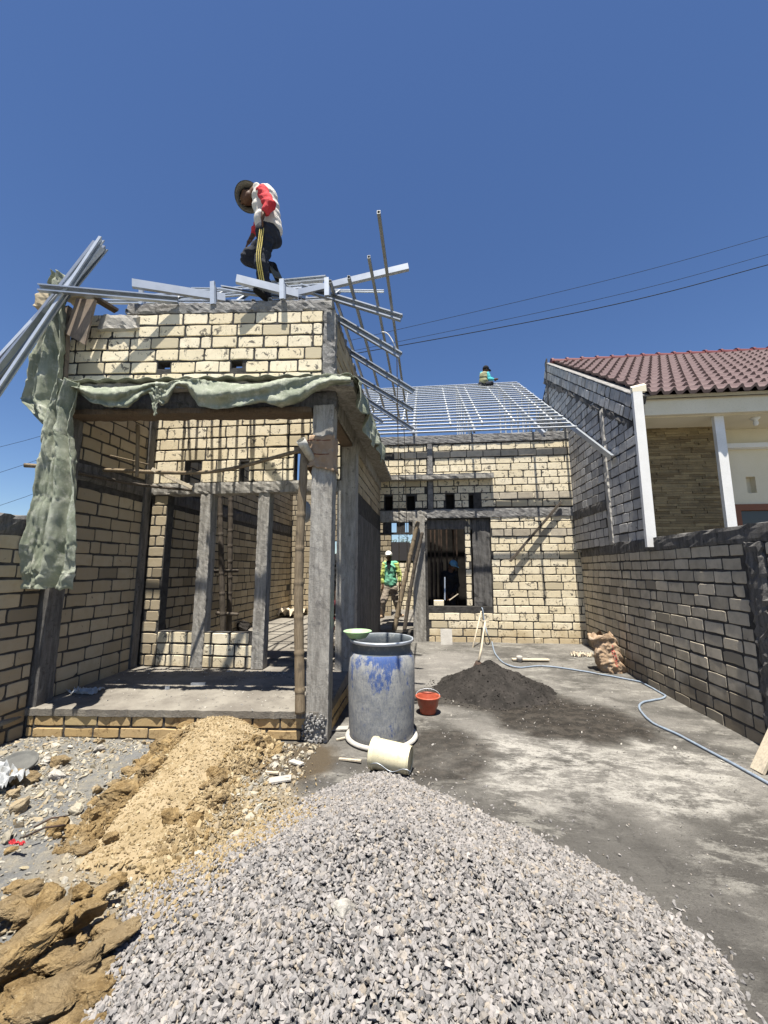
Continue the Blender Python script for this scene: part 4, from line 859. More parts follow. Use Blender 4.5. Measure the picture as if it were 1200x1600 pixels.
def crumple(name, c, s, mat, label, cat, seed=0, flat=.5):
    rn = np.random.default_rng(seed); n = 16; mb = MB(); V = []
    for j in range(n+1):
        for i in range(n+1):
            u, v = i/n-.5, j/n-.5; V.append((c[0]+s[0]*(u+.1*vnoise(i*.9, j*.9, .5, seed)), c[1]+s[1]*(v+.1*vnoise(i*.9, j*.9, .5, seed+3)), c[2]+.004+s[2]*(abs(vnoise(i*.6, j*.6, .8, seed+5))*1.6+.25*abs(vnoise(i, j, 1.3, seed+9)))))
    mb.add(V, [(j*(n+1)+i, j*(n+1)+i+1, (j+1)*(n+1)+i+1, (j+1)*(n+1)+i) for j in range(n) for i in range(n)])
    return tag(mb.build(name, M[mat], None, solid=.002), label, cat)
q = G(903, 1027, .06); crumple('paper_scrap', (q[0], q[1], .07), (.22, .16, .12), 'paper_pale', 'left crumpled piece of torn cement paper near the rear wall', 'paper', 1)
q = G(921, 1028, .06); crumple('paper_scrap', (q[0], q[1], .07), (.15, .14, .11), 'paper_pale', 'right crumpled piece of torn cement paper near the brown sack', 'paper', 2)
# boards and tools by the far wall
def plank(name, p, q, w, t, mat, label, cat='plank', up=(0,0,1)):
    mb = MB(); rn = np.random.default_rng(5); p, q = np.array(p, float), np.array(q, float); mb.bar(p, q, w, t, up); o = mb.build(name, M[mat], None); b = o.modifiers.new('b', 'BEVEL'); b.width = min(.004, t/4); return tag(o, label, cat)
a, b = G(800, 1030, .09), G(858, 1031, .09); plank('pale_board', a, b, .09, .025, 'wood_pale', 'pale flat board lying on the ground in front of the far wall')
q = P(698, 1010, 8.30); mb = MB(); mb.obox((q[0], 8.36, .24), (.115, 0, 0), (0, .012, 0), (0, .05, .17)); tag(mb.build('limestone_tile', M['conc_pale'], None), 'pale block slab standing upright against the far wall', 'slab')
q = G(812, 1035, .05); mb = MB(); mb.ell((q[0], q[1], .10), (.05, .045, .05), 12); mb.lathe([(0,.0),(.03,0),(.05,.05),(.052,.09),(.045,.1),(0,.1)], (q[0], q[1], .055), 16); tag(mb.build('lime_jar', M['conc_pale'], None, smooth=True), 'little pale tub beside the pale board', 'tub')
HO = empty('shovel', (.75, 6.3, .3), 'wooden handled shovel stuck upright in the black sand heap', 'shovel')
a, b = P(748, 1033, 6.35), P(758, 972, 6.75); mb = MB(); mb.tube([a, a+(b-a)*.3+[.01,0,0], a+(b-a)*.7, b], [.02,.017,.016,.019], 10); mb.build('handle', M['wood_pale'], HO, smooth=True)
mb = MB(); mb.cap(b-[.05,0,-.01], b+[.05,0,.01], .013, .013, 8); mb.build('grip', M['wood_pale'], HO, smooth=True)
mb = MB(); d = (a-b)/np.linalg.norm(a-b); s = np.cross(d, [0, 1, 0]); mb.add([a+s*.05, a-s*.05, a-s*.09+d*.12, a-s*.06+d*.24, a+d*.28, a+s*.06+d*.24, a+s*.09+d*.12], [(0,1,2,3,4,5,6)]); mb.build('blade', M['iron'], HO, solid=.004)
HO = empty('hoe', (.5, 8.2, .1), 'hoe with a pale handle standing against the far wall behind the sand', 'hoe')
a, b = P(735, 1028, 8.0), P(752, 955, 8.5); mb = MB(); mb.tube([a, b], [.016, .014], 8); mb.build('handle', M['wood_pale'], HO, smooth=True); mb = MB(); mb.obox(a+[.02,-.02,0], (.09, .02, 0), (.0, .03, .05), (0, .002, -.001)); mb.build('blade', M['iron'], HO)
plank('leaning_plank', P(797, 877, 8.50), P(877, 784, 8.53), .05, .035, 'bamboo_dark', 'dark wooden lath nailed aslant across the far wall', 'lath', (0, -1, 0))
plank('leaning_plank', G(1183, 1206), G(1183, 1206)+np.array([.455, .05, .72]), .12, .03, 'wood_pale', 'whitish plank leaning on the right wall at the photo edge', 'plank', (-1, 0, .3))
# rods / cut stuff left
GO = 'rebar offcuts on the rubble'
for i, (a, b, lb) in enumerate((((52,1296),(105,1278),'upper dark rebar offcut on the grey rubble'),((35,1312),(102,1292),'lower dark rebar offcut on the grey rubble'))):
    a, b = G(*a, .05), G(*b, .05); mb = MB(); mb.tube([a+[0,0,.01], (a+b)/2+[0,0,.03], b+[0,0,.01]], .006, 8); tag(mb.build('rebar_offcut', M['iron'], None, smooth=True), lb, 'rebar', GO)
q = G(26, 1203, .05); mb = MB(); mb.lathe([(0,0),(.10,0),(.115,.008),(.122,.02),(.128,.02),(.128,0),(.12,-.012),(0,-.012)], (q[0], q[1], .09), 48, (.15, -.25, .95)); tag(mb.build('drum_lid', M['rubber'], None, smooth=True), 'round grey lid lying in the rubble at the left', 'lid')
q = G(6, 1228, .05); crumple('plastic_sheet', (q[0]-.03, q[1], .06), (.24, .2, .16), 'clear', 'crumpled clear plastic bag by the grey lid', 'plastic', 7)
q = G(25, 1330, .02); crumple('pink_scrap', (q[0], q[1], .05), (.09, .02, .03), 'red', 'narrow pink plastic scrap at the left edge', 'scrap', 8)
a, b = G(-60, 1152, .22), G(40, 1116, .20); mb = MB(); mb.lathe([(.028,0),(.028,np.linalg.norm(b-a)),(.023,np.linalg.norm(b-a)),(.023,0)], a, 20, tuple(b-a)); tag(mb.build('grey_pipe', M['metal'], None, smooth=True), 'grey plastic pipe sticking in beside the left wall', 'pipe')
GS = 'scraps beside the drum'
for i, (px, py, dx, dy, L, w_, mt, lb) in enumerate(((463,1192,1,-.6,.14,.05,'chips','whitish mortar splinter between gravel and column'),(438,1219,1,.3,.16,.08,'conc_pale','flat pale render piece at the upper gravel edge'),(425,1208,.9,-.2,.12,.02,'wood_pale','thin pale stick left of the flat render piece'),
        (547,1187,1,-.2,.20,.022,'wood_pale','thin pale stick poking from the pail'),(532,1138,1,.05,.16,.09,'conc_pale','flat pale piece between column and drum'),(536,1153,1,.5,.13,.02,'wood_pale','small stick under the drum edge'))):
    q = G(px, py, .015); d = np.array([dx, dy, 0.]); d /= np.linalg.norm(d); z = float(total_h(q[0], q[1]))+.012; mb = MB(); mb.bar(np.array([q[0], q[1], z])-d*L/2, np.array([q[0], q[1], z+.01])+d*L/2, w_, .012); tag(mb.build('building_scrap', M[mt], None), lb, 'scrap', GS)
for px, py, L, lb in ((310,1070,.16,'bent shiny steel offcut on the porch slab'),(358,1051,.05,'small shiny steel offcut near the sill wall'),(261,1076,.04,'tiny steel offcut on the left of the porch slab')):
    q = G(px, py, .30); m2 = MB(); channel(m2, (q[0]-L/2, q[1], q[2]+.01), (q[0]+L/2, q[1]+.02, q[2]+.012), .03, .03, (0, 0, 1)); tag(m2.build('steel_offcut', M['metal_bright'], None), lb, 'offcut')
q = G(135, 1082, .29); crumple('plastic_sheet', (q[0], q[1], .285), (.3, .16, .07), 'clear', 'thin clear plastic sheet lying on the left of the porch slab', 'plastic', 12)

# ------------------------------------------------------------------ bamboo and scaffolding
def bamboo(pts, r, label, mat='bamboo', group=None, name='bamboo_pole', seed=0):
    sp = spline(pts, 14); L = 0; rr = []; nxt = .18; rn = np.random.default_rng(seed); out = []
    for i, p in enumerate(sp):
        if i: L += np.linalg.norm(p-sp[i-1])
        out.append(p); rr.append(r)
    tot = L; fine = []; fr = []; m = max(8, int(tot/.02)); cum = [0]
    for i in range(1, len(sp)): cum.append(cum[-1]+np.linalg.norm(sp[i]-sp[i-1]))
    node = rn.uniform(.1, .3); step = rn.uniform(.26, .34)
    for k in range(m+1):
        s = tot*k/m; i = min(np.searchsorted(cum, s), len(sp)-1); i = max(i, 1); t = (s-cum[i-1])/(cum[i]-cum[i-1]+1e-9); fine.append(sp[i-1]*(1-t)+sp[i]*t)
        dn = abs(((s-node+step/2) % step)-step/2); fr.append(r*(1+.16*math.exp(-(dn/.012)**2)-.03*math.cos(2*math.pi*(s-node)/step))*(1-.12*s/tot))
    mb = MB(); mb.tube(fine, fr, 14); return tag(mb.build(name, M[mat], None, smooth=True), label, 'bamboo', group)
BB = 'bamboo props of the scaffolding'
bamboo([P(469, 1114, 3.86), P(467, 900, 3.90), P(476, 700, 3.90)], .048, 'upright bamboo prop standing left against the corner column', seed=1, group=BB)
bamboo([P(-10, 729, 3.5) if 0 else P(38, 727, 3.95), P(180, 735, 4.35), P(330, 737, 4.45), P(470, 704, 4.02)], .024, 'long crooked bamboo rail across the porch opening', seed=2, group=BB)
bamboo([P(120, 738, 3.95), P(215, 757, 4.6), P(300, 766, 4.9)], .02, 'dark thin bamboo running back to the lintel', 'bamboo_dark', seed=3, group=BB)
bamboo([P(216, 664, 4.2), P(214, 745, 4.2)], .022, 'short bamboo hanger between formwork plank and rail', seed=4, group=BB)
bamboo([P(616, 984, 8.3), P(634, 900, 8.38), P(653, 815, 8.46)], .05, 'thicker pale bamboo leaning in the rear doorway', seed=5, group=BB)
bamboo([P(632, 984, 8.30), P(645, 900, 8.38), P(660, 832, 8.44)], .04, 'thinner dark bamboo leaning in the rear doorway', 'bamboo_dark', seed=6, group=BB)
bamboo([P(651, 985, 9.2), P(647, 830, 9.2)], .025, 'slim upright bamboo just behind the rear doorway', 'bamboo_dark', seed=7, group=BB)
bamboo([P(350, 1040, 6.6), P(343, 760, 6.6)], .05, 'dark ladder-like bamboo upright inside the room, left one', 'bamboo_dark', seed=8, group=BB)
bamboo([P(357, 1030, 6.9), P(362, 700, 6.9)], .05, 'dark bamboo upright inside the room, right one', 'bamboo_dark', seed=9, group=BB)
bamboo([P(338, 958, 6.7), P(372, 960, 6.7)], .03, 'lower dark cross bar between the room uprights', 'bamboo_dark', seed=10, group=BB)
bamboo([P(335, 893, 6.7), P(372, 892, 6.7)], .03, 'upper dark cross bar between the room uprights', 'bamboo_dark', seed=15, group=BB)
bamboo([P(248, 895, 5.6), P(258, 985, 5.5)], .02, 'thin stick leaning behind the sill wall', 'bamboo_dark', seed=11, group=BB)
bamboo([P(564, 840, 9.3), P(568, 985, 9.3)], .03, 'upright bamboo at the left of the worker in green', 'bamboo_dark', seed=12, group=BB)
plank('split_lath', P(237, 733, 4.4), P(300, 762, 4.7), .05, .012, 'wood_pale', 'pale split lath lying aslant on the bamboo rail', 'lath', (0, -1, .4))
plank('split_lath', P(172, 712, 4.3), P(232, 726, 4.6), .06, .02, 'bamboo', 'broken bamboo split on the rail by the left wall', 'lath', (0, -.4, 1))
# interior clutter
q = G(446, 962, .37); crumple('torn_sacks', (q[0]+.05, q[1], .38), (.9, .9, .3), 'paper_pale', 'pile of torn pale sacks on the inner room floor', 'sacks', 15)
q = G(380, 985, .37); rock('clay_clod', (q[0], q[1], .45), (.16, .12, .12), (0, 0, 0), 501, mat='sand', label='dark lump on the inner floor behind the sill wall', cat='lump', sub=3)
q = G(650, 968, .37); mb = MB(); mb.lathe([(0,0),(.11,0),(.15,.26),(.155,.27),(.145,.27),(.10,.02),(0,.02)], (q[0], q[1]-.1, .5), 32, (.9, -.4, .15)); tag(mb.build('red_pail', M['redp'], None, smooth=True), 'tipped dark red pail behind the rear doorway', 'pail')
mb = MB(); mb.lathe([(0,.0),(.05,0),(.06,.05),(.06,.10),(.05,.16),(0,.17)], (-.0, 0, 0), 16)
q = P(686, 938, 8.64); mb = MB(); mb.box((q[0]-.11, 8.62, .842), (q[0]+.10, 8.74, .96)); o = mb.build('sill_block', M['brick'], None); o.modifiers.new('b', 'BEVEL').width = .01; tag(o, 'loose pale block standing on the window sill', 'block')
plank('tool_handle', P(695, 938, 8.75), P(695, 902, 8.85), .03, .03, 'metal', 'grey tool handle upright behind the window sill', 'handle', (0, -1, 0))
plank('tool_handle', P(702, 938, 8.70), P(716, 928, 8.75), .02, .02, 'wood_pale', 'short pale stick slanting from the sill block', 'stick', (0, -1, 0))
# ropes hanging from the side roof
for i, (x0, y0, x1, y1, lb) in enumerate(((620, 545, 624, 960, 'left thin cord hanging from the overhanging rafters'), (631, 660, 638, 955, 'right thin cord hanging from the overhanging rafters'))):
    a, b = P(x0, y0, 7.0 if i else 5.0), P(x1, y1, 8.2 if i else 8.2); mb = MB(); mb.tube([a, (a+b)/2+[.01, 0, 0], b], .006, 6); tag(mb.build('cord', M['bamboo'], None), lb, 'cord')
mb = MB(); mb.tube(spline([P(595, 518, 4.3), P(605, 521, 4.3), P(613, 532, 4.3), P(619, 545, 4.3)], 8), .006, 6); tag(mb.build('cable_end', M['white'], None, smooth=True), 'white cable end looped over the overhanging battens', 'cable')
# pipe end and paper wrap at the column
c = P(470, 688, 3.75); mb = MB(); L = .62; dd_ = np.array([.10, .25, -.22]); L = float(np.linalg.norm(dd_)); mb.lathe([(.042,0),(.048,0),(.048,.07),(.043,.075),(.043,L),(.037,L),(.037,0)], c, 28, tuple(dd_)); tag(mb.build('pvc_pipe', M['pvc'], None, smooth=True), 'white pipe end pointing at the camera beside the column top', 'pipe')
WR = empty('paper_wrap', (-1.08, 3.9, 2.5), 'torn brown paper wrapped and tied round the corner column', 'paper')
def wrapf(u, v):
    a = 2*math.pi*u; ca, sa = math.cos(a), math.sin(a); e = 8; r = (abs(ca)**e+abs(sa)**e)**(-1/e); w = .014*vnoise(u*14, v*4, 1.7, 3)+.008*vnoise(u*30, v*12, 1.7, 5)
    z0 = 2.62+.07*vnoise(u*9, 3, 1.3, 2)+.03*vnoise(u*30, 3, 1.3, 2); z1 = 2.98+.01*math.sin(a*5); fl = .02*math.exp(-(v/.12)**2)
    return (-1.083+r*ca*(.136+w+fl), 4.0+r*sa*(.112+w+fl), z0+(z1-z0)*v)
mb = MB(); v, f = blobmesh(wrapf, 72, 18); mb.add(v, f); mb.build('paper_sleeve', M['paper'], WR, smooth=True, solid=.003)
for zz in (2.93, 2.78): mb = MB(); mb.tube([np.array(wrapf(k/72, (zz-2.62)/.36))*[1.012,1,0]+[0,0,zz+.004*math.sin(k*.3)] for k in range(73)], .004, 6); mb.build('tie_cord', M['darkred'], WR)
mb = MB(); mb.ell(P(478, 800, 4.15), (.06, .05, .12), 14); tag(mb.build('plastic_bag', M['clear'], None, smooth=True), 'pale plastic bag hanging between bamboo prop and column', 'bag')

# ------------------------------------------------------------------ sack cloth
def cloth(name, rows, depth, label, fold=.035, nf=7, nu=70, nv=60, seed=0, thick=.003):
    """rows: list of (left point, right point); surface hangs through them with real folds towards the viewer"""
    rn = np.random.default_rng(seed); ph = rn.uniform(0, 6, 6); V = []; K_ = len(rows)
    for j in range(nv+1):
        t = j/nv*(K_-1); i0 = min(int(t), K_-2); q = t-i0; q = q*q*(3-2*q)*.5+q*.5
        a = rows[i0][0]*(1-q)+rows[i0+1][0]*q; b = rows[i0][1]*(1-q)+rows[i0+1][1]*q; vv_ = j/nv
        for i in range(nu+1):
            u = i/nu; uu = u+.03*math.sin(6*vv_+ph[0])*math.sin(math.pi*u)
            fo = math.sin(nf*2*math.pi*uu+ph[1]+1.1*vv_+1.2*math.sin(2.2*vv_+ph[3])); fo = math.copysign(abs(fo)**.7, fo)
            y = fold*(fo+.5*math.sin(nf*4.7*2*uu+ph[2]+3*vv_)*(.4+vv_))+.045*vnoise(u*3, vv_*5, 2.2, seed)+.020*vnoise(u*9, vv_*6, 2.7, seed+5)+.010*vnoise(u*16, vv_*22, 2.7, seed+8)+.034*abs(vnoise(u*5+vv_*6, vv_*9-u*3, 1.9, seed+11))+.022*abs(vnoise(u*11-vv_*9, vv_*17+u*5, 1.9, seed+12))
            e = .012*vnoise(vv_*30, 2, 1.7, seed)
            p = a+(b-a)*(u+e*(1 if u > .5 else -1)*abs(2*u-1)); V.append((p[0], p[1]-y*depth, p[2]+.02*vnoise(u*9, 1, 2, seed)*(vv_ > .95)+.012*vnoise(u*9, vv_*9, 2, seed+2)))
    mb = MB(); mb.add(V, [(j*(nu+1)+i, j*(nu+1)+i+1, (j+1)*(nu+1)+i+1, (j+1)*(nu+1)+i) for j in range(nv) for i in range(nu)])
    return tag(mb.build(name, M['tarp'], None, smooth=True, solid=thick), label, 'sack cloth')
rw = lambda L, Y: [(P(a, y, Y), P(b, y, Y)) for y, a, b in L]
cloth('hanging_cloth', rw([(596,92,122),(640,76,112),(680,72,112),(720,68,120),(780,58,125),(850,44,124),(895,34,121),(920,28,114)], 3.50), 1, 'long grey-green sack cloth hanging down the left porch corner', .055, 2.1, seed=1, nu=110, nv=110)
cloth('bundled_cloth', rw([(428,88,101),(445,78,104),(480,74,98),(510,66,100),(550,48,103),(590,38,104),(622,32,99),(640,48,96),(662,66,92)], 3.52), 1, 'bulging grey-green sack cloth wrapped round the top left corner', .05, 1.5, seed=2)
sw = []
for x, t, b in ((98,600,604),(120,602,610),(140,604,628),(170,606,636),(200,604,637),(222,602,618),(238,598,612),(252,597,634),(262,598,628),(275,594,602),(292,592,606),(310,592,634),(335,596,640),(370,600,636),(410,600,628),(440,592,636),(470,590,628),(495,586,610),(520,584,602),(548,588,600)):
    sw.append((x, t, b))
V = []; nv = 10; xs_ = np.linspace(0, len(sw)-1, 220)
for j in range(nv+1):
    for s in xs_:
        i0 = min(int(s), len(sw)-2); q = s-i0; x = sw[i0][0]*(1-q)+sw[i0+1][0]*q; t = sw[i0][1]*(1-q)+sw[i0+1][1]*q; b = sw[i0][2]*(1-q)+sw[i0+1][2]*q; v_ = j/nv
        yb = 3.58+(x-98)/450*.20; y = yb-.045*math.sin(math.pi*v_)-.03*math.sin(v_*9+x*.03)-.02*vnoise(x*.12, v_*3, 1.4, 4)-.012*math.sin(x*.11+v_*4)-.045*abs(vnoise(x*.07+v_*2, v_*4-x*.03, 1.5, 9))-.03*abs(vnoise(x*.16-v_*3, v_*6+x*.05, 1.7, 10))
        p = P(x, t+(b-t)*v_+1.5*vnoise(x*.2, j, 1, 7), y); V.append(tuple(p))
m_ = len(xs_); mb = MB(); mb.add(V, [(j*m_+i, j*m_+i+1, (j+1)*m_+i+1, (j+1)*m_+i) for j in range(nv) for i in range(m_-1)])
V = []
for j in range(4):
    for s in xs_:
        i0 = min(int(s), len(sw)-2); q = s-i0; x = sw[i0][0]*(1-q)+sw[i0+1][0]*q; t = sw[i0][1]*(1-q)+sw[i0+1][1]*q; yb = 3.58+(x-98)/450*.20; p = P(x, t, yb); V.append((p[0]+.02*j, p[1]+.075*j, max(p[2], 3.59)+.012*math.sin(x*.2+j)))
mb.add(V, [(j*m_+i, j*m_+i+1, (j+1)*m_+i+1, (j+1)*m_+i) for j in range(3) for i in range(m_-1)])
tag(mb.build('draped_cloth', M['tarp'], None, smooth=True, solid=.005), 'grey-green sack cloth draped in swags along the front ledge', 'sack cloth')
for i, (x, y0, y1, lb) in enumerate(((243,606,650,'narrow torn cloth strip hanging left of the middle of the ledge'),(253,610,632,'wider torn cloth tongue beside the narrow strip'))):
    cloth('cloth_strip', rw([(y0, x-5, x+7),((y0+y1)/2, x-4, x+6),(y1, x-1, x+3)], 3.60), 1, lb, .012, 1, 12, 20, seed=20+i)
V = []; nu, nv = 80, 16
for j in range(nv+1):
    for i in range(nu+1):
        u, v_ = i/nu, j/nv; y = 3.86+2.35*u; top = 3.60; bot = 3.30+.10*math.sin(u*11)+.06*vnoise(u*20, 1, 1.3, 3)-.06*(1-u)+.1*(u > .93)
        V.append((-.70+.03*math.sin(u*26+v_*3)+.03*vnoise(u*14, v_*4, 2, 9)+.03*v_*math.sin(u*40) if v_ > .25 else -.70-.5*(.25-v_)+.01*math.sin(u*30), y, top+(bot-top)*max(0, (v_-.2)/.8)+.01*math.sin(u*35)))
mb = MB(); mb.add(V, [(j*(nu+1)+i, j*(nu+1)+i+1, (j+1)*(nu+1)+i+1, (j+1)*(nu+1)+i) for j in range(nv) for i in range(nu)])
tag(mb.build('draped_cloth', M['tarp'], None, smooth=True, solid=.005), 'grey-green sack cloth hanging over the side ledge facing the yard', 'sack cloth')

# ------------------------------------------------------------------ top left corner: boards, blocks, steel bundle
FB = empty('formwork_box', (-3.9, 3.75, 4.2), 'open wooden formwork boards at the top left corner of the parapet', 'formwork')
def panel(pts, Y0, Y1, name, mat, parent, th=.02):
    a = [P(x, y, Y) for (x, y), Y in zip(pts, (Y0, Y1, Y1, Y0))]; mb = MB(); mb.add(a, [(0,1,2,3)]); return mb.build(name, M[mat], parent, solid=th)
panel([(122,468),(152,470),(135,540),(104,522)], 3.60, 3.56, 'board', 'board', FB)
panel([(124,466),(128,476),(110,520),(104,520)], 3.64, 3.60, 'board', 'wood', FB)
mb = MB(); mb.bar(P(107, 480, 3.64), P(99, 600, 3.62), .05, .05, (0, -1, 0)); mb.build('upright', M['board'], FB)
mb = MB(); mb.bar(P(142, 462, 3.7), P(182, 486, 3.95), .09, .03); mb.build('board', M['wood'], FB)
def block(px, py, Y, d, lb, rot=0, mat='brick_left'):
    q = P(px, py, Y); mb = MB(); rough_box('t', (-d[0]/2, -d[1]/2, -d[2]/2), (d[0]/2, d[1]/2, d[2]/2), None, None, .04, .006, int(px), mb, False); V = mb.arrays(); c_, s_ = math.cos(rot), math.sin(rot)
    W = np.stack([V[:, 0]*c_-V[:, 1]*s_, V[:, 0]*s_+V[:, 1]*c_, V[:, 2]], -1)+q; m2 = MB(); m2.add(W, mb.f); tag(m2.build('loose_block', M[mat], None), lb, 'block', 'loose blocks on top of the left corner')
block(77, 474, 3.62, (.22, .14, .17), 'pale stone block poking out left of the corner bundle', .2, 'brick_left')
block(123, 466, 3.66, (.26, .16, .08), 'flat pale block resting on the formwork box', -.1, 'brick_left')
o0_ = on_front(.30, .0)+Z3*(PB+.78); 
m1 = MB(); rough_box('t', (0, 0, 0), (.44, .14, .17), None, None, .05, .008, 3, m1, False); V = m1.arrays(); m2 = MB(); m2.add(P(152, 505, 3.70)+V[:, :1]*fu+V[:, 1:2]*Z3*0+V[:, 1:2]*np.array([0, 1, 0])+(V[:, 2:3]-.07)*Z3, m1.f); tag(m2.build('parapet_board', M['conc_pale'], None), 'pale cast slab clamped on the left end of the parapet', 'slab')
GP = 'steel channels leaning on the top left corner'
for i, (a, b, Ya, Yb, lb) in enumerate((((157,372),(-20,634),3.55,3.25,'topmost steel channel of the leaning bundle'),((161,388),(-20,585),3.60,3.30,'middle steel channel of the leaning bundle'),((163,386),(-20,612),3.66,3.36,'lowest steel channel of the leaning bundle'),((152,380),(-20,602),3.58,3.30,'steel channel nested behind the topmost one'))):
    m2 = MB(); channel(m2, P(*a, Ya), P(*b, Yb), .035, .055, (0, -1, 0), side=1 if i % 2 else -1); tag(m2.build('steel_channel', M['metal_bright' if i < 2 else 'metal'], None), lb, 'steel channel', GP)

# ------------------------------------------------------------------ cables
for i, (a, b, c_, r_, lb) in enumerate((((1260,352),(620,515),(930,447),.016,'highest thin overhead cable at the right'),((1260,381),(600,536),(930,470),.016,'middle thin overhead cable at the right'),((1260,398),(560,547),(930,487),.030,'lowest and thickest overhead cable at the right'))):
    a, b, c_ = P(*a, 30), P(*b, 30), P(*c_, 30); c_ = (a+b)/2-np.array([0, 0, .35+.2*i]); b = b+(b-a)*.5+np.array([0, 0, .4]); mb = MB(); mb.tube(spline([a, c_, b], 14), r_, 6); tag(mb.build('power_cable', M['black'], None), lb, 'cable', 'power cables crossing the sky at the right')
for i, (a, b, lb) in enumerate((((-30,706),(110,668),'upper thin cable left of the hanging cloth'),((-30,748),(110,700),'middle thin cable left of the hanging cloth'),((-30,800),(110,750),'lower thin cable left of the hanging cloth'))):
    a, b = P(*a, 22), P(*b, 22); mb = MB(); mb.tube([a, (a+b)/2-[0, 0, .05], b], .011, 6); tag(mb.build('power_cable', M['black'], None), lb, 'cable', 'power cables left of the house')

# ------------------------------------------------------------------ far background seen through the doorway
FH = empty('far_house', (-3.0, 24, 0), 'distant house with brown hipped roof seen through the rear doorway', 'house')
mb = MB(); mb.box((-5.6, 23, .0), (-.2, 28, 2.2)); mb.build('wall', M['near_black'], FH)
mb = MB(); mb.add([(-6.2,22.5,2.1),(.4,22.5,2.1),(.4,28.5,2.1),(-6.2,28.5,2.1),(-4.2,25.5,3.35),(-1.2,25.5,3.35)], [(0,1,5,4),(1,2,5),(2,3,4,5),(3,0,4)]); mb.build('roof', M['hair'], FH)
def tree(c, hgt, rad, lb, seed):
    rn = np.random.default_rng(seed); T = empty('tree', c, lb, 'tree'); mb = MB(); c = np.array(c, float); tips = []
    mb.tube([c, c+[.05, 0, hgt*.3], c+[.1, 0, hgt*.62]], [.14, .11, .07], 8)
    for k in range(9):
        a = rn.uniform(0, 6.28); e = c+[.1, 0, hgt*.5]+np.array([math.cos(a)*rad*.7, math.sin(a)*rad*.7, hgt*rn.uniform(.05, .4)]); mb.tube([c+[.08, 0, hgt*rn.uniform(.35, .6)], e], [.05, .02], 6); tips.append(e)
    mb.build('trunk', M['wood'], T); mb = MB(); n = 2200; tp = np.array(tips)[rn.integers(0, 9, n)]+rn.normal(0, rad*.26, (n, 3))
    for p in tp:
        a, b = rn.normal(size=3), rn.normal(size=3); a = a/np.linalg.norm(a)*.08; b = b/np.linalg.norm(b)*.045; mb.add([p-a, p+b, p+a, p-b], [(0,1,2,3)])
    g = NG('foliage'); r = g.island(); mb.build('crown', g.done(g.mix(r, (.03,.05,.015), (.09,.11,.04)), .8), T)
tree((-1.0, 31, 0), 4.6, 1.5, 'small sparse tree behind the distant brown roof, right side', 3); tree((-4.2, 32, 0), 4.3, 1.4, 'small sparse tree behind the distant brown roof, left side', 4)

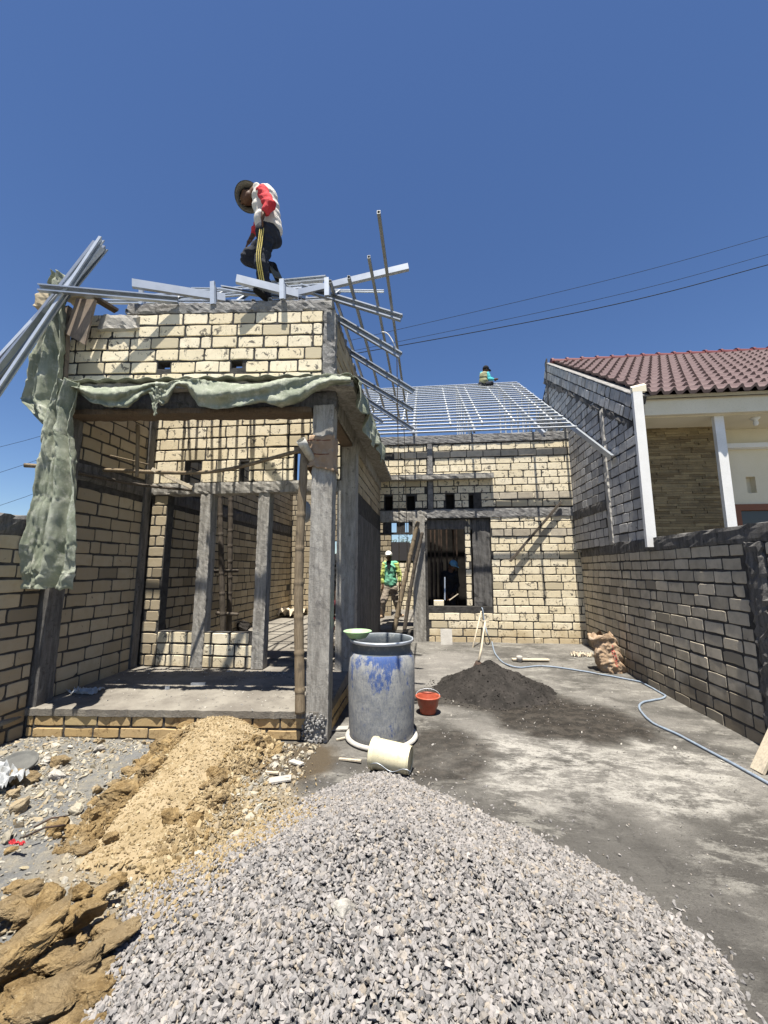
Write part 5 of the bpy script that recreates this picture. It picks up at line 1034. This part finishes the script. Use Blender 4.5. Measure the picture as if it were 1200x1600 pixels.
# ------------------------------------------------------------------ people
def V3(p): return np.array(p, float)
def unit(v): return v/(np.linalg.norm(v)+1e-9)
def wrinkle(o, amp=.012, f=9):
    me = o.data; n = len(me.vertices); v = np.empty(n*3); me.vertices.foreach_get('co', v); v = v.reshape(-1, 3); nn = np.empty(n*3); me.vertex_normals.foreach_get('vector', nn); nn = nn.reshape(-1, 3)
    a = vnoise(v[:, 0]*f+v[:, 2]*f*.9, v[:, 2]*f*1.9-v[:, 1]*f, 1, 3)+.6*vnoise(v[:, 0]*f*2+v[:, 1]*f, v[:, 2]*f*2.7+v[:, 0]*f, 1, 5); v = v+nn*(a*amp)[:, None]
    me.vertices.foreach_set('co', v.ravel()); me.update(); return o
def person(label, J, face, shirt, trousers, sleeve=None, sleeve_len=1.0, shoe='black', vox=.012, toes=None, hat=None, chest=.135, scale=1.0):
    """J: joints; face: direction the head looks; every limb tapers and the whole body is fused into one skin"""
    J = {k: V3(v) for k, v in J.items()}; base = np.array([J['pel'][0], J['pel'][1], min(J['anL'][2], J['anR'][2])-.07])
    T = empty('person', base, label, 'person'); f = unit(V3(face)); s = scale
    upv = unit(J['head']-J['neck']); side = unit(np.cross(f, upv)); upv = np.cross(side, f)
    Rm = np.stack([side, f, upv], 1); hd = J['head']
    b = MB(); b.ell(hd, (.076*s, .095*s, .112*s), 20, Rm); b.ell(hd+f*.03*s-upv*.055*s, (.052*s, .06*s, .055*s), 16, Rm)
    b.ell(hd+f*.10*s-upv*.012*s, (.013*s, .018*s, .024*s), 10, Rm); b.ell(hd+f*.082*s-upv*.058*s, (.026*s, .012*s, .010*s), 10, Rm); b.ell(hd+f*.078*s+upv*.024*s, (.05*s, .014*s, .010*s), 10, Rm)
    for q in (-1, 1): b.ell(hd+side*q*.078*s-upv*.005*s, (.010*s, .02*s, .03*s), 10, Rm)
    b.cap(J['neck']-upv*.02, hd-upv*.05*s-f*.01, .058*s, .052*s, 14)
    ch = (J['shL']+J['shR'])/2*.8+J['pel']*.2
    b.cap(J['shL'], J['shR'], .055*s, .055*s, 14); b.cap(ch, J['pel'], chest*.9*s, .12*s, 18); b.cap(J['neck'], ch, .06*s, .12*s, 14); b.cap(J['hiL'], J['hiR'], .10*s, .10*s, 14)
    for k in 'LR':
        b.cap(J['sh'+k], J['el'+k], .050*s, .040*s, 12); b.cap(J['el'+k], J['wr'+k], .038*s, .026*s, 12)
        d = unit(J['wr'+k]-J['el'+k]) if 'hd'+k not in J else unit(J['hd'+k]-J['wr'+k]); pn = unit(np.cross(d, upv+.3*side)); wd = unit(np.cross(d, pn)); W = J['wr'+k]
        b.cap(W, W+d*.05*s, .024*s, .024*s, 10); 
        for i in range(4):
            r0 = W+d*.045*s+wd*(i-1.5)*.019*s; b.cap(W+d*.02*s+wd*(i-1.5)*.013*s, r0+d*.03*s, .014*s, .012*s, 8)
            Lf = (.036, .042, .039, .030)[i]*s; m1 = r0+d*(.03*s+Lf)+pn*.004*s; b.cap(r0+d*.03*s, m1, .0095*s, .009*s, 8); b.cap(m1, m1+unit(d+pn*.55)*Lf*.8, .009*s, .0075*s, 8)
        t0 = W+d*.018*s+wd*.026*s; t1 = t0+unit(d*.7+wd*.7)*.038*s; b.cap(W+d*.01*s, t0, .016*s, .014*s, 8); b.cap(t0, t1, .013*s, .011*s, 8); b.cap(t1, t1+unit(d+wd*.15)*.028*s, .011*s, .009*s, 8)
        b.cap(J['hi'+k], J['kn'+k], .082*s, .055*s, 14); b.cap(J['kn'+k], J['an'+k], .053*s, .036*s, 14)
        td = unit(V3(toes[k])); b.cap(J['an'+k]-td*.03, J['an'+k]+td*.13*s, .038*s, .030*s, 12)
    fuse(b, 'body', M['skin'], T, vox, 4)
    # shirt
    c = MB(); c.cap(J['shL'], J['shR'], .070*s, .070*s, 16); c.cap(ch, J['pel']+(ch-J['pel'])*.12, (chest+.012)*s, .142*s, 20); c.cap(J['neck']-upv*.045*s, ch, .066*s, .137*s, 16)
    c.cap(J['pel']+(ch-J['pel'])*.2-side*.03, J['pel']+(ch-J['pel'])*.2+side*.03, .140*s, .140*s, 16)
    o = wrinkle(fuse(c, 'shirt', M[shirt], T, vox, 5), .020)
    for k in 'LR':
        e = MB(); e.cap(J['sh'+k], J['el'+k], .074*s, .064*s, 14)
        if sleeve_len > 1: e.cap(J['el'+k], J['el'+k]+(J['wr'+k]-J['el'+k])*(sleeve_len-1), .062*s, .052*s, 14)
        wrinkle(fuse(e, 'sleeve', M[sleeve or shirt], T, vox, 4), .018, 14)
    c = MB(); c.cap(J['hiL'], J['hiR'], .122*s, .122*s, 16)
    c.cap(J['pel'], (J['hiL']+J['hiR'])/2, .125*s, .12*s, 16)
    for k in 'LR': c.cap(J['hi'+k], J['kn'+k], .102*s, .078*s, 16); c.cap(J['kn'+k], J['an'+k]+(J['kn'+k]-J['an'+k])*.12, .076*s, .060*s, 16)
    tr_ = wrinkle(fuse(c, 'trousers', M[trousers], T, vox, 5), .020, 10)
    for k in 'LR':
        td = unit(V3(toes[k])); c = MB(); c.cap(J['an'+k]-td*.035*s, J['an'+k]+td*.05*s, .050*s, .044*s, 12); c.cap(J['an'+k]+td*.05*s, J['an'+k]+td*.145*s, .043*s, .036*s, 12); fuse(c, 'shoe', M[shoe], T, vox*.9, 3)
    h = MB(); h.ell(hd-f*.018*s+upv*.022*s, (.084*s, .095*s, .105*s), 18, Rm); hair = fuse(h, 'hair', M['hair'], T, .01, 2)
    e = MB()
    for q in (-1, 1): e.ell(hd+side*q*.031*s+f*.082*s+upv*.008*s, .008*s, 10)
    e.build('eyes', M['conc'], T, smooth=True)
    h = MB()
    if hat == 'brim':
        h.lathe([(0,.13),(.05,.128),(.085,.10),(.096,.05),(.10,.02),(.13,.0),(.158,-.035),(.161,-.038),(.13,-.008),(.098,.01),(.092,.05),(.08,.095),(0,.12)], hd+upv*.015-f*.01, 36, tuple(unit(upv-f*.12))); h.build('hat', M['hat'], T, smooth=True)
    elif hat:
        h.ell(hd-f*.010*s+upv*.04*s, (.092*s, .105*s, .095*s), 20, Rm); q = unit(f-upv*.25); h.ell(hd+f*.11*s+upv*.055*s, (.07*s, .075*s, .010*s), 16, Rm); fuse(h, 'cap', M[hat], T, .009, 2)
    return T, J, tr_
# roofer on the parapet, bent forward, facing left
Yr = 4.0
pj_ = lambda x, y, dy=0: P(x, y, Yr+dy)
J = dict(head=pj_(387,309,.03), neck=pj_(400,298,.02), shL=pj_(410,301,-.12), shR=pj_(414,300,.15), elL=pj_(422,320,-.20), wrL=pj_(411,334,-.22), hdL=pj_(409,347,-.22), elR=pj_(408,345,.24), wrR=pj_(391,375,.20), hdR=pj_(383,386,.16),
         pel=pj_(421,360), hiL=pj_(416,366,-.07), hiR=pj_(424,372,.09), knL=pj_(409,412,-.10), anL=pj_(415,461,-.03), knR=pj_(386,404,.10), anR=pj_(428,420,.22))
J['anL'] = V3((J['anL'][0], 3.98, 4.68))
T, J, tr_ = person('man in grey brimmed hat, red-sleeved white shirt and striped trousers on the front parapet', J, (-.72, -.05, -.70), 'whitecloth', 'navy', 'red', 1.62, 'black', .009, {'L': (-.35, -.9, -.1), 'R': (.35, .0, -.93)}, 'brim', .140, 1.02)
mb = MB()
for o_ in (-.022, 0, .022):
    hp0, k0, a0_ = J['hiL'], J['knL'], J['anL']; pts = [hp0+V3((o_, -.112, .02)), hp0*.5+k0*.5+V3((o_, -.105, 0)), k0+V3((o_, -.090, 0)), k0*.5+a0_*.5+V3((o_, -.080, 0)), a0_+V3((o_, -.072, .06))]
    mb.tube(spline(pts, 6), .0065, 6)
mb.build('side_stripes', M['yellow'], T, smooth=True)
mb = MB(); q = J['anR']; mb.obox(q+V3((.03, -.03, -.06)), V3((.05, -.02, -.11)), V3((.035, .035, .008)), V3((.006, -.008, .004))); mb.build('shoe_sole', M['rubber'], T)
# worker in green in the doorway
Yg = 9.9; g_ = lambda x, y, dy=0: P(x, y, Yg+dy)
J = dict(head=g_(607.5,869), neck=g_(608.5,876.5,.02), shL=g_(601.5,881), shR=g_(618.5,881), elL=g_(598,899), wrL=g_(598,914,-.06), elR=g_(624.5,898), wrR=g_(624.5,911,-.10), pel=g_(610,915), hiL=g_(605,920), hiR=g_(614.5,920), knL=g_(598.5,941,-.15), anL=g_(597,963,-.08), knR=g_(619,941,.05), anR=g_(624,961,.2))
T, J, _ = person('man in white cap, green vest and khaki trousers walking in the rear doorway', J, (.05, -.98, -.15), 'green', 'khaki', 'lime', 1.7, 'paper', .013, {'L': (-.3, -.9, 0), 'R': (.6, -.7, 0)}, 'whitecloth')
mb = MB(); a, b = J['neck'], J['pel']; mb.add([a+V3((-.06,-.16,.0)), a+V3((.06,-.16,.0)), a*.72+b*.28+V3((.02,-.175,0)), a*.62+b*.38+V3((-.03,-.175,0))], [(0,1,2,3)]); mb.build('neck_cloth', M['black'], T, solid=.015)
# dark figure behind the corner column
Yd = 6.2; g_ = lambda x, y, dy=0: P(x, y, Yd+dy)
J = dict(head=g_(503,852), neck=g_(505,866), shL=g_(494,876), shR=g_(521,878), elL=g_(490,908), wrL=g_(492,935), elR=g_(526,910), wrR=g_(524,945), hdR=g_(523,960), pel=g_(507,938), hiL=g_(500,946), hiR=g_(514,946), knL=g_(499,985), anL=g_(499,1018), knR=g_(515,985), anR=g_(515,1018))
person('person in black shirt and dark red trousers half hidden behind the corner column', J, (-.3, .95, -.2), 'black', 'darkred', None, 1.0, 'black', .014, {'L': (0, 1, 0), 'R': (0, 1, 0)})
# roofer far away on the ridge
Yk = 12.35; g_ = lambda x, y, dy=0: P(x, y, Yk+dy)
J = dict(head=g_(758.8,577.5), neck=g_(757.2,582), shL=g_(752.8,584.5,.05), shR=g_(761.5,584.5,-.05), elL=g_(752,592), wrL=g_(760,596,.1), elR=g_(764.8,592,-.1), wrR=g_(771.5,592.5,-.1), hdR=g_(774,592.5,-.1), pel=g_(755.5,599.5), hiL=g_(753,601), hiR=g_(758,601), knL=g_(761,598,.5), anL=g_(763,605,.6), knR=g_(768,599,-.2), anR=g_(766,606,-.1))
person('man in dark cap and turquoise sleeves crouching on the far roof ridge', J, (.8, .3, -.45), 'olive', 'navy', 'teal', 1.8, 'black', .014, {'L': (1, 0, 0), 'R': (1, 0, 0)}, 'black')
# man inside the window
Yw = 9.25; g_ = lambda x, y, dy=0: P(x, y, Yw+dy)
J = dict(head=g_(707,884), neck=g_(704,891), shL=g_(695,896), shR=g_(711,897), elL=g_(691,914,-.05), wrL=g_(697,930,-.15), elR=g_(714,915), wrR=g_(706,931,-.15), pel=g_(701,929), hiL=g_(697,933), hiR=g_(706,933), knL=g_(696,958), anL=g_(696,982), knR=g_(706,958), anR=g_(706,982))
person('man in light blue cap and dark clothes in the shade inside the window opening', J, (.5, -.7, -.5), 'black', 'black', None, 1.6, 'black', .014, {'L': (0, -1, 0), 'R': (0, -1, 0)}, 'bluecap')
